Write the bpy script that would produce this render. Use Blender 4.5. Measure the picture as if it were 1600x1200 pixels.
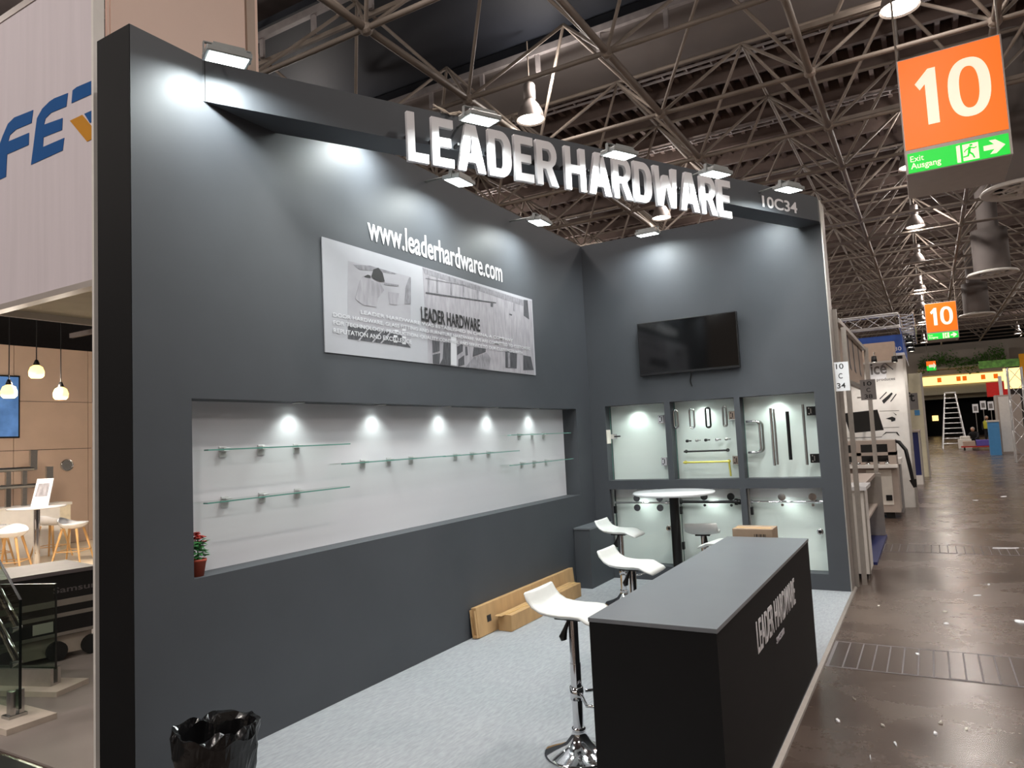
import bpy, bmesh, math, random
from mathutils import Vector, Matrix
random.seed(7)
for o in list(bpy.data.objects): bpy.data.objects.remove(o, do_unlink=True)
SC = bpy.context.scene
COL = SC.collection
# ------------------------------------------------------------------ camera
F_PX, YAW, PITCH, ROLL, CAM_H = 1114.443, -0.5255, 0.0768, -0.0486, 1.81
_f = Vector((math.sin(YAW)*math.cos(PITCH), math.cos(YAW)*math.cos(PITCH), math.sin(PITCH)))
_r = Vector((math.cos(YAW), -math.sin(YAW), 0)); _u = _r.cross(_f)
_c, _s = math.cos(ROLL), math.sin(ROLL)
CR, CU, CF = _c*_r+_s*_u, -_s*_r+_c*_u, _f
CAM = Vector((0, 0, CAM_H))
cd = bpy.data.cameras.new('camera'); cam = bpy.data.objects.new('camera', cd); COL.objects.link(cam)
m = Matrix((CR, CU, -CF)).transposed().to_4x4(); m.translation = CAM
cam.matrix_world = m
cd.sensor_width = 36; cd.lens = F_PX*36/1600; cd.clip_end = 300
SC.camera = cam
# ------------------------------------------------------------------ world, exposure
W = bpy.data.worlds.new('world'); SC.world = W; W.use_nodes = True
W.node_tree.nodes['Background'].inputs[0].default_value = (0.6, 0.55, 0.52, 1)
W.node_tree.nodes['Background'].inputs[1].default_value = 0.05
SC.view_settings.view_transform = 'Standard'; SC.view_settings.look = 'None'
SC.view_settings.gamma = 1; SC.view_settings.use_curve_mapping = False
SC.view_settings.exposure = 0.0
FLOOD_W, DOWN_W, HALL_W, HALL_FILL = 20.0, 3.2, 600.0, 120.0     # watts of the stand's floods, its niche spots, the hall pendants, the added roof fill

# ------------------------------------------------------------------ helpers
def ray(x, y): return (x-800)/F_PX*CR - (y-600)/F_PX*CU + CF
def px(x, y, ax, v):
    d = ray(x, y); k = 'xyz'.index(ax); return CAM + d*((v-CAM[k])/d[k])
def pxn(x, y, p0, n):
    d = ray(x, y); return CAM + d*((p0-CAM).dot(n)/d.dot(n))
def proj(p):
    v = Vector(p)-CAM; c = v.dot(CF)
    if c < .05: return None
    return 800+F_PX*v.dot(CR)/c, 600-F_PX*v.dot(CU)/c, c
def lin(c):
    if isinstance(c, str): c = [int(c[i:i+2], 16)/255 for i in (0, 2, 4)]
    return tuple((v/12.92 if v <= .04045 else ((v+.055)/1.055)**2.4) for v in c)
MATS = {}
def mat(name, col, rough=.5, metal=0, var=.08, scale=8, stretch=(1, 1, 1), bump=0, emit=None, estr=0, coat=0, spec=.5, detail=4):
    M = bpy.data.materials.new(name); M.use_nodes = True; nt = M.node_tree; b = nt.nodes['Principled BSDF']
    c = lin(col)
    tc = nt.nodes.new('ShaderNodeTexCoord'); mp = nt.nodes.new('ShaderNodeMapping'); mp.inputs['Scale'].default_value = stretch
    nz = nt.nodes.new('ShaderNodeTexNoise'); nz.inputs['Scale'].default_value = scale; nz.inputs['Detail'].default_value = detail
    nt.links.new(tc.outputs['Object'], mp.inputs[0]); nt.links.new(mp.outputs[0], nz.inputs['Vector'])
    rp = nt.nodes.new('ShaderNodeValToRGB')
    rp.color_ramp.elements[0].position = .3; rp.color_ramp.elements[1].position = .7
    rp.color_ramp.elements[0].color = tuple(v*(1-var) for v in c)+(1,)
    rp.color_ramp.elements[1].color = tuple(min(1, v*(1+var)) for v in c)+(1,)
    nt.links.new(nz.outputs['Fac'], rp.inputs[0]); nt.links.new(rp.outputs[0], b.inputs['Base Color'])
    b.inputs['Roughness'].default_value = rough; b.inputs['Metallic'].default_value = metal
    b.inputs['Specular IOR Level'].default_value = spec; b.inputs['Coat Weight'].default_value = coat
    if bump:
        bp = nt.nodes.new('ShaderNodeBump'); bp.inputs['Strength'].default_value = bump; bp.inputs['Distance'].default_value = .01
        nt.links.new(nz.outputs['Fac'], bp.inputs['Height']); nt.links.new(bp.outputs[0], b.inputs['Normal'])
    if emit:
        b.inputs['Emission Color'].default_value = lin(emit)+(1,); b.inputs['Emission Strength'].default_value = estr
    MATS[name] = M; return M
def glassmat(name, tint, refl=.08):
    M = bpy.data.materials.new(name); M.use_nodes = True; nt = M.node_tree
    for n in list(nt.nodes): nt.nodes.remove(n)
    o = nt.nodes.new('ShaderNodeOutputMaterial'); mx = nt.nodes.new('ShaderNodeMixShader')
    t = nt.nodes.new('ShaderNodeBsdfTransparent'); g = nt.nodes.new('ShaderNodeBsdfGlossy')
    fr = nt.nodes.new('ShaderNodeFresnel'); fr.inputs[0].default_value = 1.5
    t.inputs[0].default_value = lin(tint)+(1,); g.inputs['Roughness'].default_value = .02
    ge = nt.nodes.new('ShaderNodeNewGeometry'); sb = nt.nodes.new('ShaderNodeMath'); sb.operation = 'SUBTRACT'; sb.inputs[0].default_value = 1; nt.links.new(ge.outputs['Backfacing'], sb.inputs[1])
    ml = nt.nodes.new('ShaderNodeMath'); ml.operation = 'MULTIPLY'; nt.links.new(fr.outputs[0], ml.inputs[0]); nt.links.new(sb.outputs[0], ml.inputs[1])   # a pane mirrors at its outer face only
    nt.links.new(ml.outputs[0], mx.inputs[0]); nt.links.new(t.outputs[0], mx.inputs[1]); nt.links.new(g.outputs[0], mx.inputs[2])
    nt.links.new(mx.outputs[0], o.inputs[0]); MATS[name] = M; return M

class MB:
    """collects boxes, prisms, tubes, lathes; build() links them as one mesh object"""
    def __init__(s): s.v = []; s.f = []; s.sm = []
    def add(s, vs, fs, smooth=False):
        n = len(s.v); s.v += [tuple(v) for v in vs]; s.f += [tuple(i+n for i in f) for f in fs]; s.sm += [smooth]*len(fs); return s
    def box(s, x0, x1, y0, y1, z0, z1, M=None):
        vs = [Vector((x, y, z)) for z in (z0, z1) for y in (y0, y1) for x in (x0, x1)]
        if M: vs = [M @ v for v in vs]
        return s.add(vs, [(0, 2, 3, 1), (4, 5, 7, 6), (0, 1, 5, 4), (2, 6, 7, 3), (0, 4, 6, 2), (1, 3, 7, 5)])
    def bbox(s, x0, x1, y0, y1, z0, z1, b=.01, M=None):       # bevelled box
        bm = bmesh.new(); bmesh.ops.create_cube(bm, size=1)
        for v in bm.verts: v.co = Vector(((x0+x1)/2+v.co.x*(x1-x0), (y0+y1)/2+v.co.y*(y1-y0), (z0+z1)/2+v.co.z*(z1-z0)))
        bmesh.ops.bevel(bm, geom=bm.edges[:], offset=b, segments=2, affect='EDGES', profile=.5)
        bm.verts.index_update()
        vs = [(M @ v.co if M else v.co.copy()) for v in bm.verts]; fs = [[v.index for v in f.verts] for f in bm.faces]; bm.free()
        return s.add(vs, fs)
    def prism(s, pts, z0, z1, M=None):                         # polygon in local xy, extruded in z (convex or simple)
        n = len(pts); vs = [Vector((p[0], p[1], z0)) for p in pts]+[Vector((p[0], p[1], z1)) for p in pts]
        if M: vs = [M @ v for v in vs]
        return s.add(vs, [tuple(range(n-1, -1, -1)), tuple(range(n, 2*n))]+[(i, (i+1) % n, n+(i+1) % n, n+i) for i in range(n)])
    def tube(s, path, r, seg=10, closed=False, cap=True, smooth=True):
        P = [Vector(p) for p in path]; n = len(P); rs = r if isinstance(r, (list, tuple)) else [r]*n
        vs = []; up = None
        for i, p in enumerate(P):
            if closed: t = P[(i+1) % n]-P[i-1]
            else: t = P[min(i+1, n-1)]-P[max(i-1, 0)]
            t.normalize()
            if up is None: up = Vector((0, 0, 1)) if abs(t.z) < .9 else Vector((1, 0, 0))
            a = t.cross(up).normalized(); up = a.cross(t)
            for k in range(seg):
                w = 2*math.pi*k/seg; vs.append(p+(a*math.cos(w)+up*math.sin(w))*rs[i])
        fs = []
        for i in range(n if closed else n-1):
            j = (i+1) % n
            for k in range(seg): fs.append((i*seg+k, i*seg+(k+1) % seg, j*seg+(k+1) % seg, j*seg+k))
        s.add(vs, fs, smooth)
        if cap and not closed:
            s.add([vs[k] for k in range(seg)], [tuple(range(seg-1, -1, -1))]); s.add([vs[(n-1)*seg+k] for k in range(seg)], [tuple(range(seg))])
        return s
    def cyl(s, a, b, r, seg=16, r2=None): return s.tube([a, b], [r, r if r2 is None else r2], seg)
    def lathe(s, prof, seg=24, c=(0, 0, 0), smooth=True):
        vs = [(c[0]+r*math.cos(2*math.pi*k/seg), c[1]+r*math.sin(2*math.pi*k/seg), c[2]+z) for r, z in prof for k in range(seg)]
        fs = [(i*seg+k, i*seg+(k+1) % seg, (i+1)*seg+(k+1) % seg, (i+1)*seg+k) for i in range(len(prof)-1) for k in range(seg)]
        return s.add(vs, fs, smooth)
    def build(s, name, M, parent=None, mw=None):
        me = bpy.data.meshes.new(name); me.from_pydata(s.v, [], s.f)
        me.polygons.foreach_set('use_smooth', s.sm); me.update()
        bm = bmesh.new(); bm.from_mesh(me); bmesh.ops.recalc_face_normals(bm, faces=bm.faces[:]); bm.to_mesh(me); bm.free()
        return link(name, me, M, parent, mw)
def link(name, me, M, parent=None, mw=None):
    o = bpy.data.objects.new(name, me); COL.objects.link(o)
    if M:
        me.materials.clear(); me.materials.append(MATS[M] if isinstance(M, str) else M)
    if parent: o.parent = parent
    if mw is not None: o.matrix_basis = (world_of(parent).inverted() @ mw) if parent else mw
    return o
def world_of(o):
    M = o.matrix_basis.copy()
    while o.parent: o = o.parent; M = o.matrix_basis @ M
    return M
WORLD = Matrix()
def tag(o, label=None, cat=None, group=None, kind=None):
    if label: o['label'] = label
    if cat: o['category'] = cat
    if group: o['group'] = group
    if kind: o['kind'] = kind
    return o
def thing(name, label, cat, loc=(0, 0, 0), rz=0, group=None, kind=None):
    o = bpy.data.objects.new(name, None); COL.objects.link(o); o.location = loc; o.rotation_euler = (0, 0, rz)
    o.empty_display_size = .1
    return tag(o, label, cat, group, kind)
def frame(o, right, up):
    r = Vector(right).normalized(); u = Vector(up).normalized(); n = r.cross(u)
    M = Matrix((r, u, n)).transposed().to_4x4(); M.translation = Vector(o); return M
def copy_tree(o, parent=None):
    c = o.copy(); COL.objects.link(c)
    if parent: c.parent = parent
    for ch in list(o.children): copy_tree(ch, c)
    return c
def curve_mesh(cu):
    o = bpy.data.objects.new('tmp', cu); COL.objects.link(o)
    bpy.context.view_layer.update()
    dg = bpy.context.evaluated_depsgraph_get(); me = bpy.data.meshes.new_from_object(o.evaluated_get(dg))
    bpy.data.objects.remove(o, do_unlink=True); bpy.data.curves.remove(cu); return me
def shape(loops, depth):                # filled 2-D outline with holes, thickness depth (z 0..depth)
    cu = bpy.data.curves.new('shape', 'CURVE'); cu.dimensions = '2D'; cu.fill_mode = 'BOTH'; cu.extrude = depth/2
    for L in loops:
        sp = cu.splines.new('POLY'); sp.points.add(len(L)-1); sp.use_cyclic_u = True
        for p, q in zip(sp.points, L): p.co = (q[0], q[1], depth/2, 1)
    return curve_mesh(cu)
def text_mesh(txt, w, h, depth=.003, bold=0.0, space=1.0, fit='both'):
    cu = bpy.data.curves.new('txt', 'FONT'); cu.body = txt; cu.size = 1; cu.offset = bold; cu.extrude = .02; cu.space_character = space
    cu.resolution_u = 5
    me = curve_mesh(cu)
    xs = [v.co.x for v in me.vertices]; ys = [v.co.y for v in me.vertices]
    x0, x1, y0, y1 = min(xs), max(xs), min(ys), max(ys)
    sx = w/(x1-x0); sy = h/(y1-y0)
    for v in me.vertices: v.co = ((v.co.x-x0)*sx, (v.co.y-y0)*sy, (v.co.z+.02)/.04*depth)
    return me
def text(name, txt, M, w, h, mtl, parent, depth=.003, bold=0.0, space=1.0):
    return link(name, text_mesh(txt, w, h, depth, bold, space), mtl, parent, M)
def poly_on(name, pts, M, mtl, parent, depth=.002):           # flat print: polygon in a frame's own plane
    return MB().prism(pts, 0, depth).build(name, mtl, parent, M)

# ------------------------------------------------------------------ materials
mat('charcoal', '46494e', .55, var=.04, scale=3, spec=.35)
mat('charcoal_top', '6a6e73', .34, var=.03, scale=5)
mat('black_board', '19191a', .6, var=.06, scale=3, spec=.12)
mat('white_board', 'f0f0f2', .5, var=.03, scale=1.5, stretch=(1, .3, 4))
mat('niche_white', 'd2d2d7', .5, var=.03, scale=1.5, stretch=(1, .3, 4))
mat('white_letter', 'd8d6d9', .45, var=.01)
mat('white_plastic', 'e8e9ec', .22, var=.01, coat=.3)
mat('white_leather', 'dddfdc', .35, var=.02, scale=20)
mat('chrome', 'd8d8da', .07, 1, var=.02)
mat('bracket_metal', 'c9cccc', .35, .4, var=.04)
mat('steel', 'b4b4b2', .28, 1, var=.05, scale=30)
mat('alu', 'b9b4ae', .4, .8, var=.05, scale=20)
mat('black_metal', '151516', .35, .3, var=.1)
mat('black_plastic', '121214', .3, var=.1)
mat('rubber', '1c1c1c', .7, var=.1)
mat('carpet', '989b9f', .95, var=.12, scale=60, stretch=(1, .25, 1), bump=.3)
mat('tv_glass', '060607', .08, var=.02, spec=.6)
mat('brass', 'd9cf62', .3, .6, var=.05)
mat('cardboard', 'b59266', .85, var=.1, scale=14, stretch=(1, 1, .3))
mat('cardboard_dark', '9a8571', .9, var=.1)
mat('tape', 'c7a065', .4, var=.03)
mat('print_black', '2a2a2c', .6, var=.05)
mat('ink', '111113', .6, var=.02)
mat('bp_dark', '47474c', .6, var=.5, scale=9, stretch=(6, 1, 1), detail=8)
mat('bp_mid', '7f7d83', .6, var=.3, scale=7, stretch=(5, 2, 1), detail=8)
mat('bp_light', '98959b', .6, var=.2, scale=5, stretch=(6, 1.2, 1), detail=8)
mat('bp_pale', 'a19fa5', .6, var=.1, scale=4, detail=6)
mat('bp_white', 'cdcdd1', .6, var=.02)
mat('print_dark', '54545a', .6, var=.5, scale=9, stretch=(6, 1, 1), detail=8)
mat('print_mid', '9a989e', .6, var=.3, scale=7, stretch=(5, 2, 1), detail=8)
mat('print_light', 'bdbac0', .6, var=.2, scale=5, stretch=(6, 1.2, 1), detail=8)
mat('print_pale', 'd0ced3', .6, var=.1, scale=4, detail=6)
mat('print_white', 'efeff2', .6, var=.02)
mat('poster_white', 'a9a9af', .5, var=.02)
mat('terracotta', 'a3452f', .7, var=.12)
mat('soil', '2b1d14', .95, var=.3)
mat('leaf', '2f6a35', .5, var=.35, scale=30)
mat('leaf_far', '5c8f3a', .6, var=.5, scale=6)
mat('petal', 'c23a2e', .55, var=.3, scale=30)
mat('bin_bag', '0d0d0e', .16, var=.2, scale=12, bump=.6)
mat('cable', 'cdbfb0', .6, var=.1)
mat('steel_frame', '857a70', .55, .0, var=.2, scale=3)
mat('steel_frame_dim', '6f625b', .6, .0, var=.2, scale=3)
mat('deck', '463d3b', .75, var=.25, scale=2)
mat('deck_rib', '6a5b55', .7, var=.2, scale=2)
mat('deck_flat', '766f6c', .75, var=.12, scale=.6)
mat('skylight', '1e222b', .7, var=.2, scale=.4)
mat('rail_pale', 'a39c9b', .5, .3, var=.1)
mat('lamp_shell', '8d8480', .45, .4, var=.1)
mat('lamp_face', 'ffffff', .5, emit='fff4e6', estr=9, var=0)
mat('flood_face', 'ffffff', .5, emit='f2fff8', estr=14, var=0)
mat('spot_face', 'ffffff', .5, emit='f4fff8', estr=12, var=0)
mat('pend_face', 'f1cf7a', .4, emit='ffd27a', estr=3.0, var=.1)
mat('flood_body', '9a9d9c', .4, .5, var=.05)
mat('sign_orange', 'd85400', .4, emit='ff7200', estr=.8, var=.02)
mat('sign_green', '10c040', .4, emit='00d834', estr=.72, var=.02)
mat('sign_white', 'f5f1dc', .4, emit='f7efd2', estr=.6, var=.02)
mat('sign_grey', 'b5aca6', .35, .1, var=.04)
mat('banner_white', 'd9d0d6', .7, var=.04, scale=2, stretch=(8, 1, .4))
mat('beige_panel', 'e2c6b6', .55, var=.03, scale=1)
mat('beige_wall', 'c2a996', .6, var=.06, scale=2)
mat('cream', 'd8d0b4', .6, var=.04)
mat('fet_blue', '065295', .6, var=.03, spec=.1)
mat('fet_orange', 'c98a20', .6, var=.03, spec=.1)
mat('grey_floor', '8f857f', .7, var=.06, scale=2)
mat('pale_wood_floor', 'dccab0', .5, var=.06, scale=3)
mat('wood_leg', 'cfa46c', .5, var=.12, scale=12, stretch=(1, 1, .2))
mat('pale_wood', 'dcd0b6', .6, var=.08, scale=10)
mat('stone_base', 'c9bcae', .6, var=.1)
mat('black_crate', '141313', .5, var=.15)
mat('stripe', '8e867e', .5, var=.1)
mat('crate_grey', '6b6465', .6, var=.06)
mat('screen_blue', '4a6c9c', .3, emit='5a86c0', estr=.5, var=.5, scale=3)
mat('booth_grey', 'a79a90', .5, var=.04)
mat('booth_white', 'e0dcd6', .5, var=.04)
mat('booth_brown', 'b09c8c', .55, var=.05)
mat('booth_blue', '2350a8', .45, var=.05)
mat('deep_blue', '111c58', .5, var=.05)
mat('sky_blue', '4a90c8', .5, var=.05)
mat('dark_void', '070707', .9, var=.1)
mat('dark_wall', '332e2c', .7, var=.1)
mat('hall_wall', 'd0c5b8', .7, var=.05, scale=.3)
mat('plate_grey', '807c7b', .5, var=.02)
mat('red_sign', 'b01818', .4, emit='b01414', estr=.35, var=.1)
mat('shop_light', 'ffe0a0', .4, emit='ffd98a', estr=1.6, var=.1)
mat('cloth_black', '17161a', .85, var=.1)
mat('skin', 'b98a70', .6, var=.05)
mat('hair_grey', '9a918a', .8, var=.1)
mat('hivis', 'b8b63a', .7, var=.05)
mat('trolley_red', 'b03026', .5, var=.05)
mat('crate_purple', '5a4ca0', .5, var=.05)
mat('paper', 'd8d2c8', .8, var=.05)
mat('foil', 'e8e8e8', .25, .6, var=.1)
glassmat('glass', 'fbfefc')
glassmat('glass_green', 'd3ddd6')
mat('glass_edge', '5d9488', .2, var=.1)
mat('glass_dark_edge', '0e1613', .25, var=.1)
# hall floor: worn brown polished screed with scratches
def floor_material():
    M = bpy.data.materials.new('hall_floor'); M.use_nodes = True; nt = M.node_tree; b = nt.nodes['Principled BSDF']; N = nt.nodes.new; L = nt.links.new
    tc = N('ShaderNodeTexCoord')
    n1 = N('ShaderNodeTexNoise'); n1.inputs['Scale'].default_value = .9; n1.inputs['Detail'].default_value = 8; n1.inputs['Roughness'].default_value = .7
    L(tc.outputs['Object'], n1.inputs['Vector'])
    rp = N('ShaderNodeValToRGB'); e = rp.color_ramp.elements
    e[0].position = .3; e[0].color = lin('3d302a')+(1,); e[1].position = .72; e[1].color = lin('615248')+(1,)
    L(n1.outputs['Fac'], rp.inputs[0])
    mp = N('ShaderNodeMapping'); mp.inputs['Scale'].default_value = (2.0, 16, 1); mp.inputs['Rotation'].default_value = (0, 0, .3); L(tc.outputs['Object'], mp.inputs[0])
    n2 = N('ShaderNodeTexNoise'); n2.inputs['Scale'].default_value = 2.2; n2.inputs['Detail'].default_value = 6; L(mp.outputs[0], n2.inputs['Vector'])
    r2 = N('ShaderNodeValToRGB'); r2.color_ramp.elements[0].position = .66; r2.color_ramp.elements[1].position = .72
    L(n2.outputs['Fac'], r2.inputs[0])
    mx = N('ShaderNodeMix'); mx.data_type = 'RGBA'; mx.inputs[7].default_value = lin('7d7168')+(1,)
    mm = N('ShaderNodeMath'); mm.operation = 'MULTIPLY'; mm.inputs[1].default_value = .5; L(r2.outputs[0], mm.inputs[0])
    L(mm.outputs[0], mx.inputs[0]); L(rp.outputs[0], mx.inputs[6]); L(mx.outputs[2], b.inputs['Base Color'])
    r3 = N('ShaderNodeMapRange'); r3.inputs[1].default_value = .3; r3.inputs[2].default_value = .7; r3.inputs[3].default_value = .18; r3.inputs[4].default_value = .34
    L(n1.outputs['Fac'], r3.inputs[0]); L(r3.outputs[0], b.inputs['Roughness'])
    bp = N('ShaderNodeBump'); bp.inputs['Strength'].default_value = .12; bp.inputs['Distance'].default_value = .01; L(n1.outputs['Fac'], bp.inputs['Height']); L(bp.outputs[0], b.inputs['Normal'])
    b.inputs['Specular IOR Level'].default_value = .6; MATS['hall_floor'] = M
floor_material()

# ================================================================== THE HALL
HX0, HX1, HY0, HY1, HZ = -34.0, 26.0, -22.0, 84.0, 11.2
tag(MB().box(HX0, HX1, HY0, HY1, -.2, 0).build('floor', 'hall_floor'), kind='structure')
FLOOR = bpy.data.objects['floor']
# service trenches crossing the aisle, each closed by a row of plates
plate = None
for (y0, y1, x1) in ((5.9, 6.56, 3.2), (11.3, 11.95, 4.2)):
    x = -.80; i = 0
    while x < x1:
        w = .098
        if plate is None:
            plate = MB().bbox(-.044, .044, -.5, .5, -.003, .0032, .001).build('trench_plate', 'crate_grey', FLOOR); o = plate
            MATS['trench'] = mat('trench', '4a3e38', .25, .0, var=.25, scale=9); plate.data.materials.clear(); plate.data.materials.append(MATS['trench'])
        else: o = plate.copy(); COL.objects.link(o)
        o.location = (x+.047, (y0+y1)/2+.01*math.sin(i*1.7), 0); o.scale = (1, (y1-y0)/1.0, 1)
        x += w; i += 1
    MB().box(-.82, x1, y0, y1, -.002, .0022).build('joint_bed', 'crate_grey', FLOOR)
    MB().box(-.82, x1, y0-.02, y0-.005, -.002, .003).build('trench_edge', 'crate_grey', FLOOR); MB().box(-.82, x1, y1+.005, y1+.02, -.002, .003).build('trench_edge', 'crate_grey', FLOOR)
# walls
tag(MB().box(HX0-.3, HX0, HY0, HY1, 0, HZ).build('wall_left_hall', 'dark_wall'), kind='structure')
tag(MB().box(HX1, HX1+.3, HY0, HY1, 0, HZ).build('wall_right', 'hall_wall'), kind='structure')
tag(MB().box(HX0, HX1, HY0-.3, HY0, 0, HZ).build('wall_rear', 'hall_wall'), kind='structure')
GX0, GX1, GZ = -.6, 6.2, 4.0          # the gate in the far wall
wf = MB().box(HX0, GX0, HY1, HY1+.4, 0, 9.2).box(GX1, HX1, HY1, HY1+.4, 0, 9.2).box(GX0, GX1, HY1, HY1+.4, GZ, 9.2).build('wall_far', 'hall_wall')
tag(wf, kind='structure')
MB().box(HX0, HX1, HY1, HY1+.4, 9.2, HZ).build('upper_band', 'dark_void', wf)
gt = thing('door_1', None, None, (GX0, HY1, 0), kind='structure')
MB().box(GX0, GX1, HY1+3.0, HY1+3.2, 0, GZ+1).box(GX0-.2, GX0, HY1+.4, HY1+3.2, 0, GZ+1).box(GX1, GX1+.2, HY1+.4, HY1+3.2, 0, GZ+1).box(GX0, GX1, HY1+.4, HY1+3.2, GZ+.6, GZ+.8).box(GX0, GX1, HY1+.4, HY1+3.2, -.2, 0).build('lobby', 'dark_void', gt, WORLD)
MB().box(.3, .85, HY1+2.9, HY1+3.0, 1.55, 2.1).build('lit_window', 'shop_light', gt, WORLD)
fr = MB()
for a in (GX0, GX1-.3): fr.box(a, a+.3, HY1-.15, HY1, 0, GZ)
fr.box(GX0, GX1, HY1-.15, HY1, GZ-.3, GZ); fr.build('door_frame', 'cream', gt, WORLD)

# ------------------------------------------------------------------ roof: deck, skylight, space frame
ceil = thing('ceiling', None, None, (0, 0, 0), kind='structure')
SKY_Y = 12.65; SKY_N = 9.09
MB().box(HX0, HX1, HY0, SKY_N, 10.0, 10.2).build('near_deck', 'deck', ceil)
MB().box(HX0, HX1, SKY_N, SKY_Y+.06, 10.05, 10.15).build('skylight', 'skylight', ceil)
MB().box(HX0, HX1, SKY_Y+.06, SKY_Y+.1, 9.86, 10.2).build('skylight_upstand', 'skylight', ceil)
MB().box(HX0, HX1, SKY_N-.04, SKY_N, 9.86, 10.2).build('skylight_upstand', 'skylight', ceil)
MB().box(HX0, HX1, SKY_Y+.1, 15.2, 9.84, 10.0).build('flat_deck', 'deck_flat', ceil)
MB().box(HX0, HX1, 15.2, HY1, 10.5, 10.7).build('deck', 'deck', ceil)
for yy in (SKY_Y, SKY_N):
    MB().box(HX0, HX1, yy-.05, yy+.05, 9.66, 9.80).build('edge_rail', 'rail_pale', ceil)
    MB().box(HX0, HX1, yy+.10, yy+.16, 9.26, 9.34).build('lower_rail', 'steel_frame', ceil)
    b = MB(); x = -20
    while x < 12: b.box(x, x+.09, yy-.02, yy+.04, 9.3, 9.66); x += 1.36
    b.build('rail_post', 'rail_pale', ceil)['kind'] = 'stuff'
b = MB()                                 # cassette ribs of the deck: too many and too small to tell apart
y = 15.3
while y < 80:
    x = -22 if y < 40 else -12; x1 = 9 if y < 40 else 11
    b.box(x, x1, y, y+.12, 9.95, 10.5)
    st = .34 if y < 36 else .7
    while x < x1: b.box(x, x+.10, y+.12, y+1.36, 10.22, 10.5); x += st
    y += 1.36
b.build('deck_rib', 'deck_rib', ceil)['kind'] = 'stuff'
for (y, z) in ((15.25, 9.78), (19.4, 9.85), (23.5, 9.85), (31.6, 9.85)):      # pale cable ladders along the purlins
    l = MB().box(-20, 9, y, y+.03, z, z+.05).box(-20, 9, y+.22, y+.25, z, z+.05)
    x = -20
    while x < 9: l.box(x, x+.03, y+.03, y+.22, z+.01, z+.04); x += .55
    l.build('cable_ladder', 'rail_pale', ceil)
S = 2.72; X0 = -4.04; Y0 = 10.56; ZL = 8.0; ZU = 9.62
mem = []
ix = range(-7, 6); iy = range(-2, 27)
for i in ix:
    for j in iy:
        a = Vector((X0+i*S, Y0+j*S, ZL)); u = Vector((X0+(i+.5)*S, Y0+(j+.5)*S, ZU))
        mem.append((a, a+Vector((0, S, 0)), .062, 'bottom_chord')); mem.append((a, a+Vector((S, 0, 0)), .045, 'bottom_chord'))
        if SKY_Y < u.y < 60 or u.y < SKY_N:
            mem.append((u, u+Vector((0, S, 0)), .04, 'top_chord')); mem.append((u, u+Vector((S, 0, 0)), .04, 'top_chord'))
        for dx in (0, 1):
            for dy in (0, 1): mem.append((Vector((X0+(i+dx)*S, Y0+(j+dy)*S, ZL)), u, .032, 'diagonal_strut'))
def seen(a, b, r):
    p, q = proj(a), proj(b)
    if not p or not q: return 0
    if (max(p[0], q[0]) < 400 or min(p[0], q[0]) > 1600 or max(p[1], q[1]) < 0 or min(p[1], q[1]) > 500): return 0
    return math.hypot(p[0]-q[0], p[1]-q[1])*r/min(p[2], q[2])
mem.sort(key=lambda t: -seen(*t[:3]))
unit = {}
for nm in ('bottom_chord', 'top_chord', 'diagonal_strut'):
    for cls in range(2): pass
def unit_tube(r):
    if r not in unit:
        o = MB().tube([(0, 0, -.5), (0, 0, .5)], r, 8, cap=False).build('strut', 'steel_frame'); unit[r] = o.data; bpy.data.objects.remove(o)
    return unit[r]
rest = MB()
for k, (a, b, r, nm) in enumerate(mem):
    if k < 290:
        o = bpy.data.objects.new(nm, unit_tube(r)); COL.objects.link(o); o.parent = ceil
        d = b-a; o.location = (a+b)/2; o.rotation_mode = 'QUATERNION'; o.rotation_quaternion = Vector((0, 0, 1)).rotation_difference(d); o.scale = (1, 1, d.length)
    elif a.y < 70: rest.tube([a, b], r, 5, cap=False)
rest.build('far_strut', 'steel_frame', ceil)['kind'] = 'stuff'
bm = bmesh.new(); bmesh.ops.create_icosphere(bm, subdivisions=2, radius=.11); jm = bpy.data.meshes.new('joint'); bm.to_mesh(jm); bm.free(); jm.materials.append(MATS['steel_frame'])
for i in range(-4, 4):
    for j in range(-2, 9):
        p = Vector((X0+i*S, Y0+j*S, ZL)); q = proj(p)
        if q and 400 < q[0] < 1620 and -20 < q[1] < 420:
            o = bpy.data.objects.new('joint', jm); COL.objects.link(o); o.parent = ceil; o.location = p
# two warm-lit mounting rails crossing under the frame
for (y, z, xa, xb) in ((12.75, 8.55, -1.6, 4.5), (16.3, 8.2, -1.5, 4.5)):
    MB().box(xa, xb, y-.03, y+.03, z-.04, z+.04).box(xa, xb, y+.12, y+.16, z-.03, z+.03).build('mounting_rail', 'steel_frame', ceil)

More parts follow.
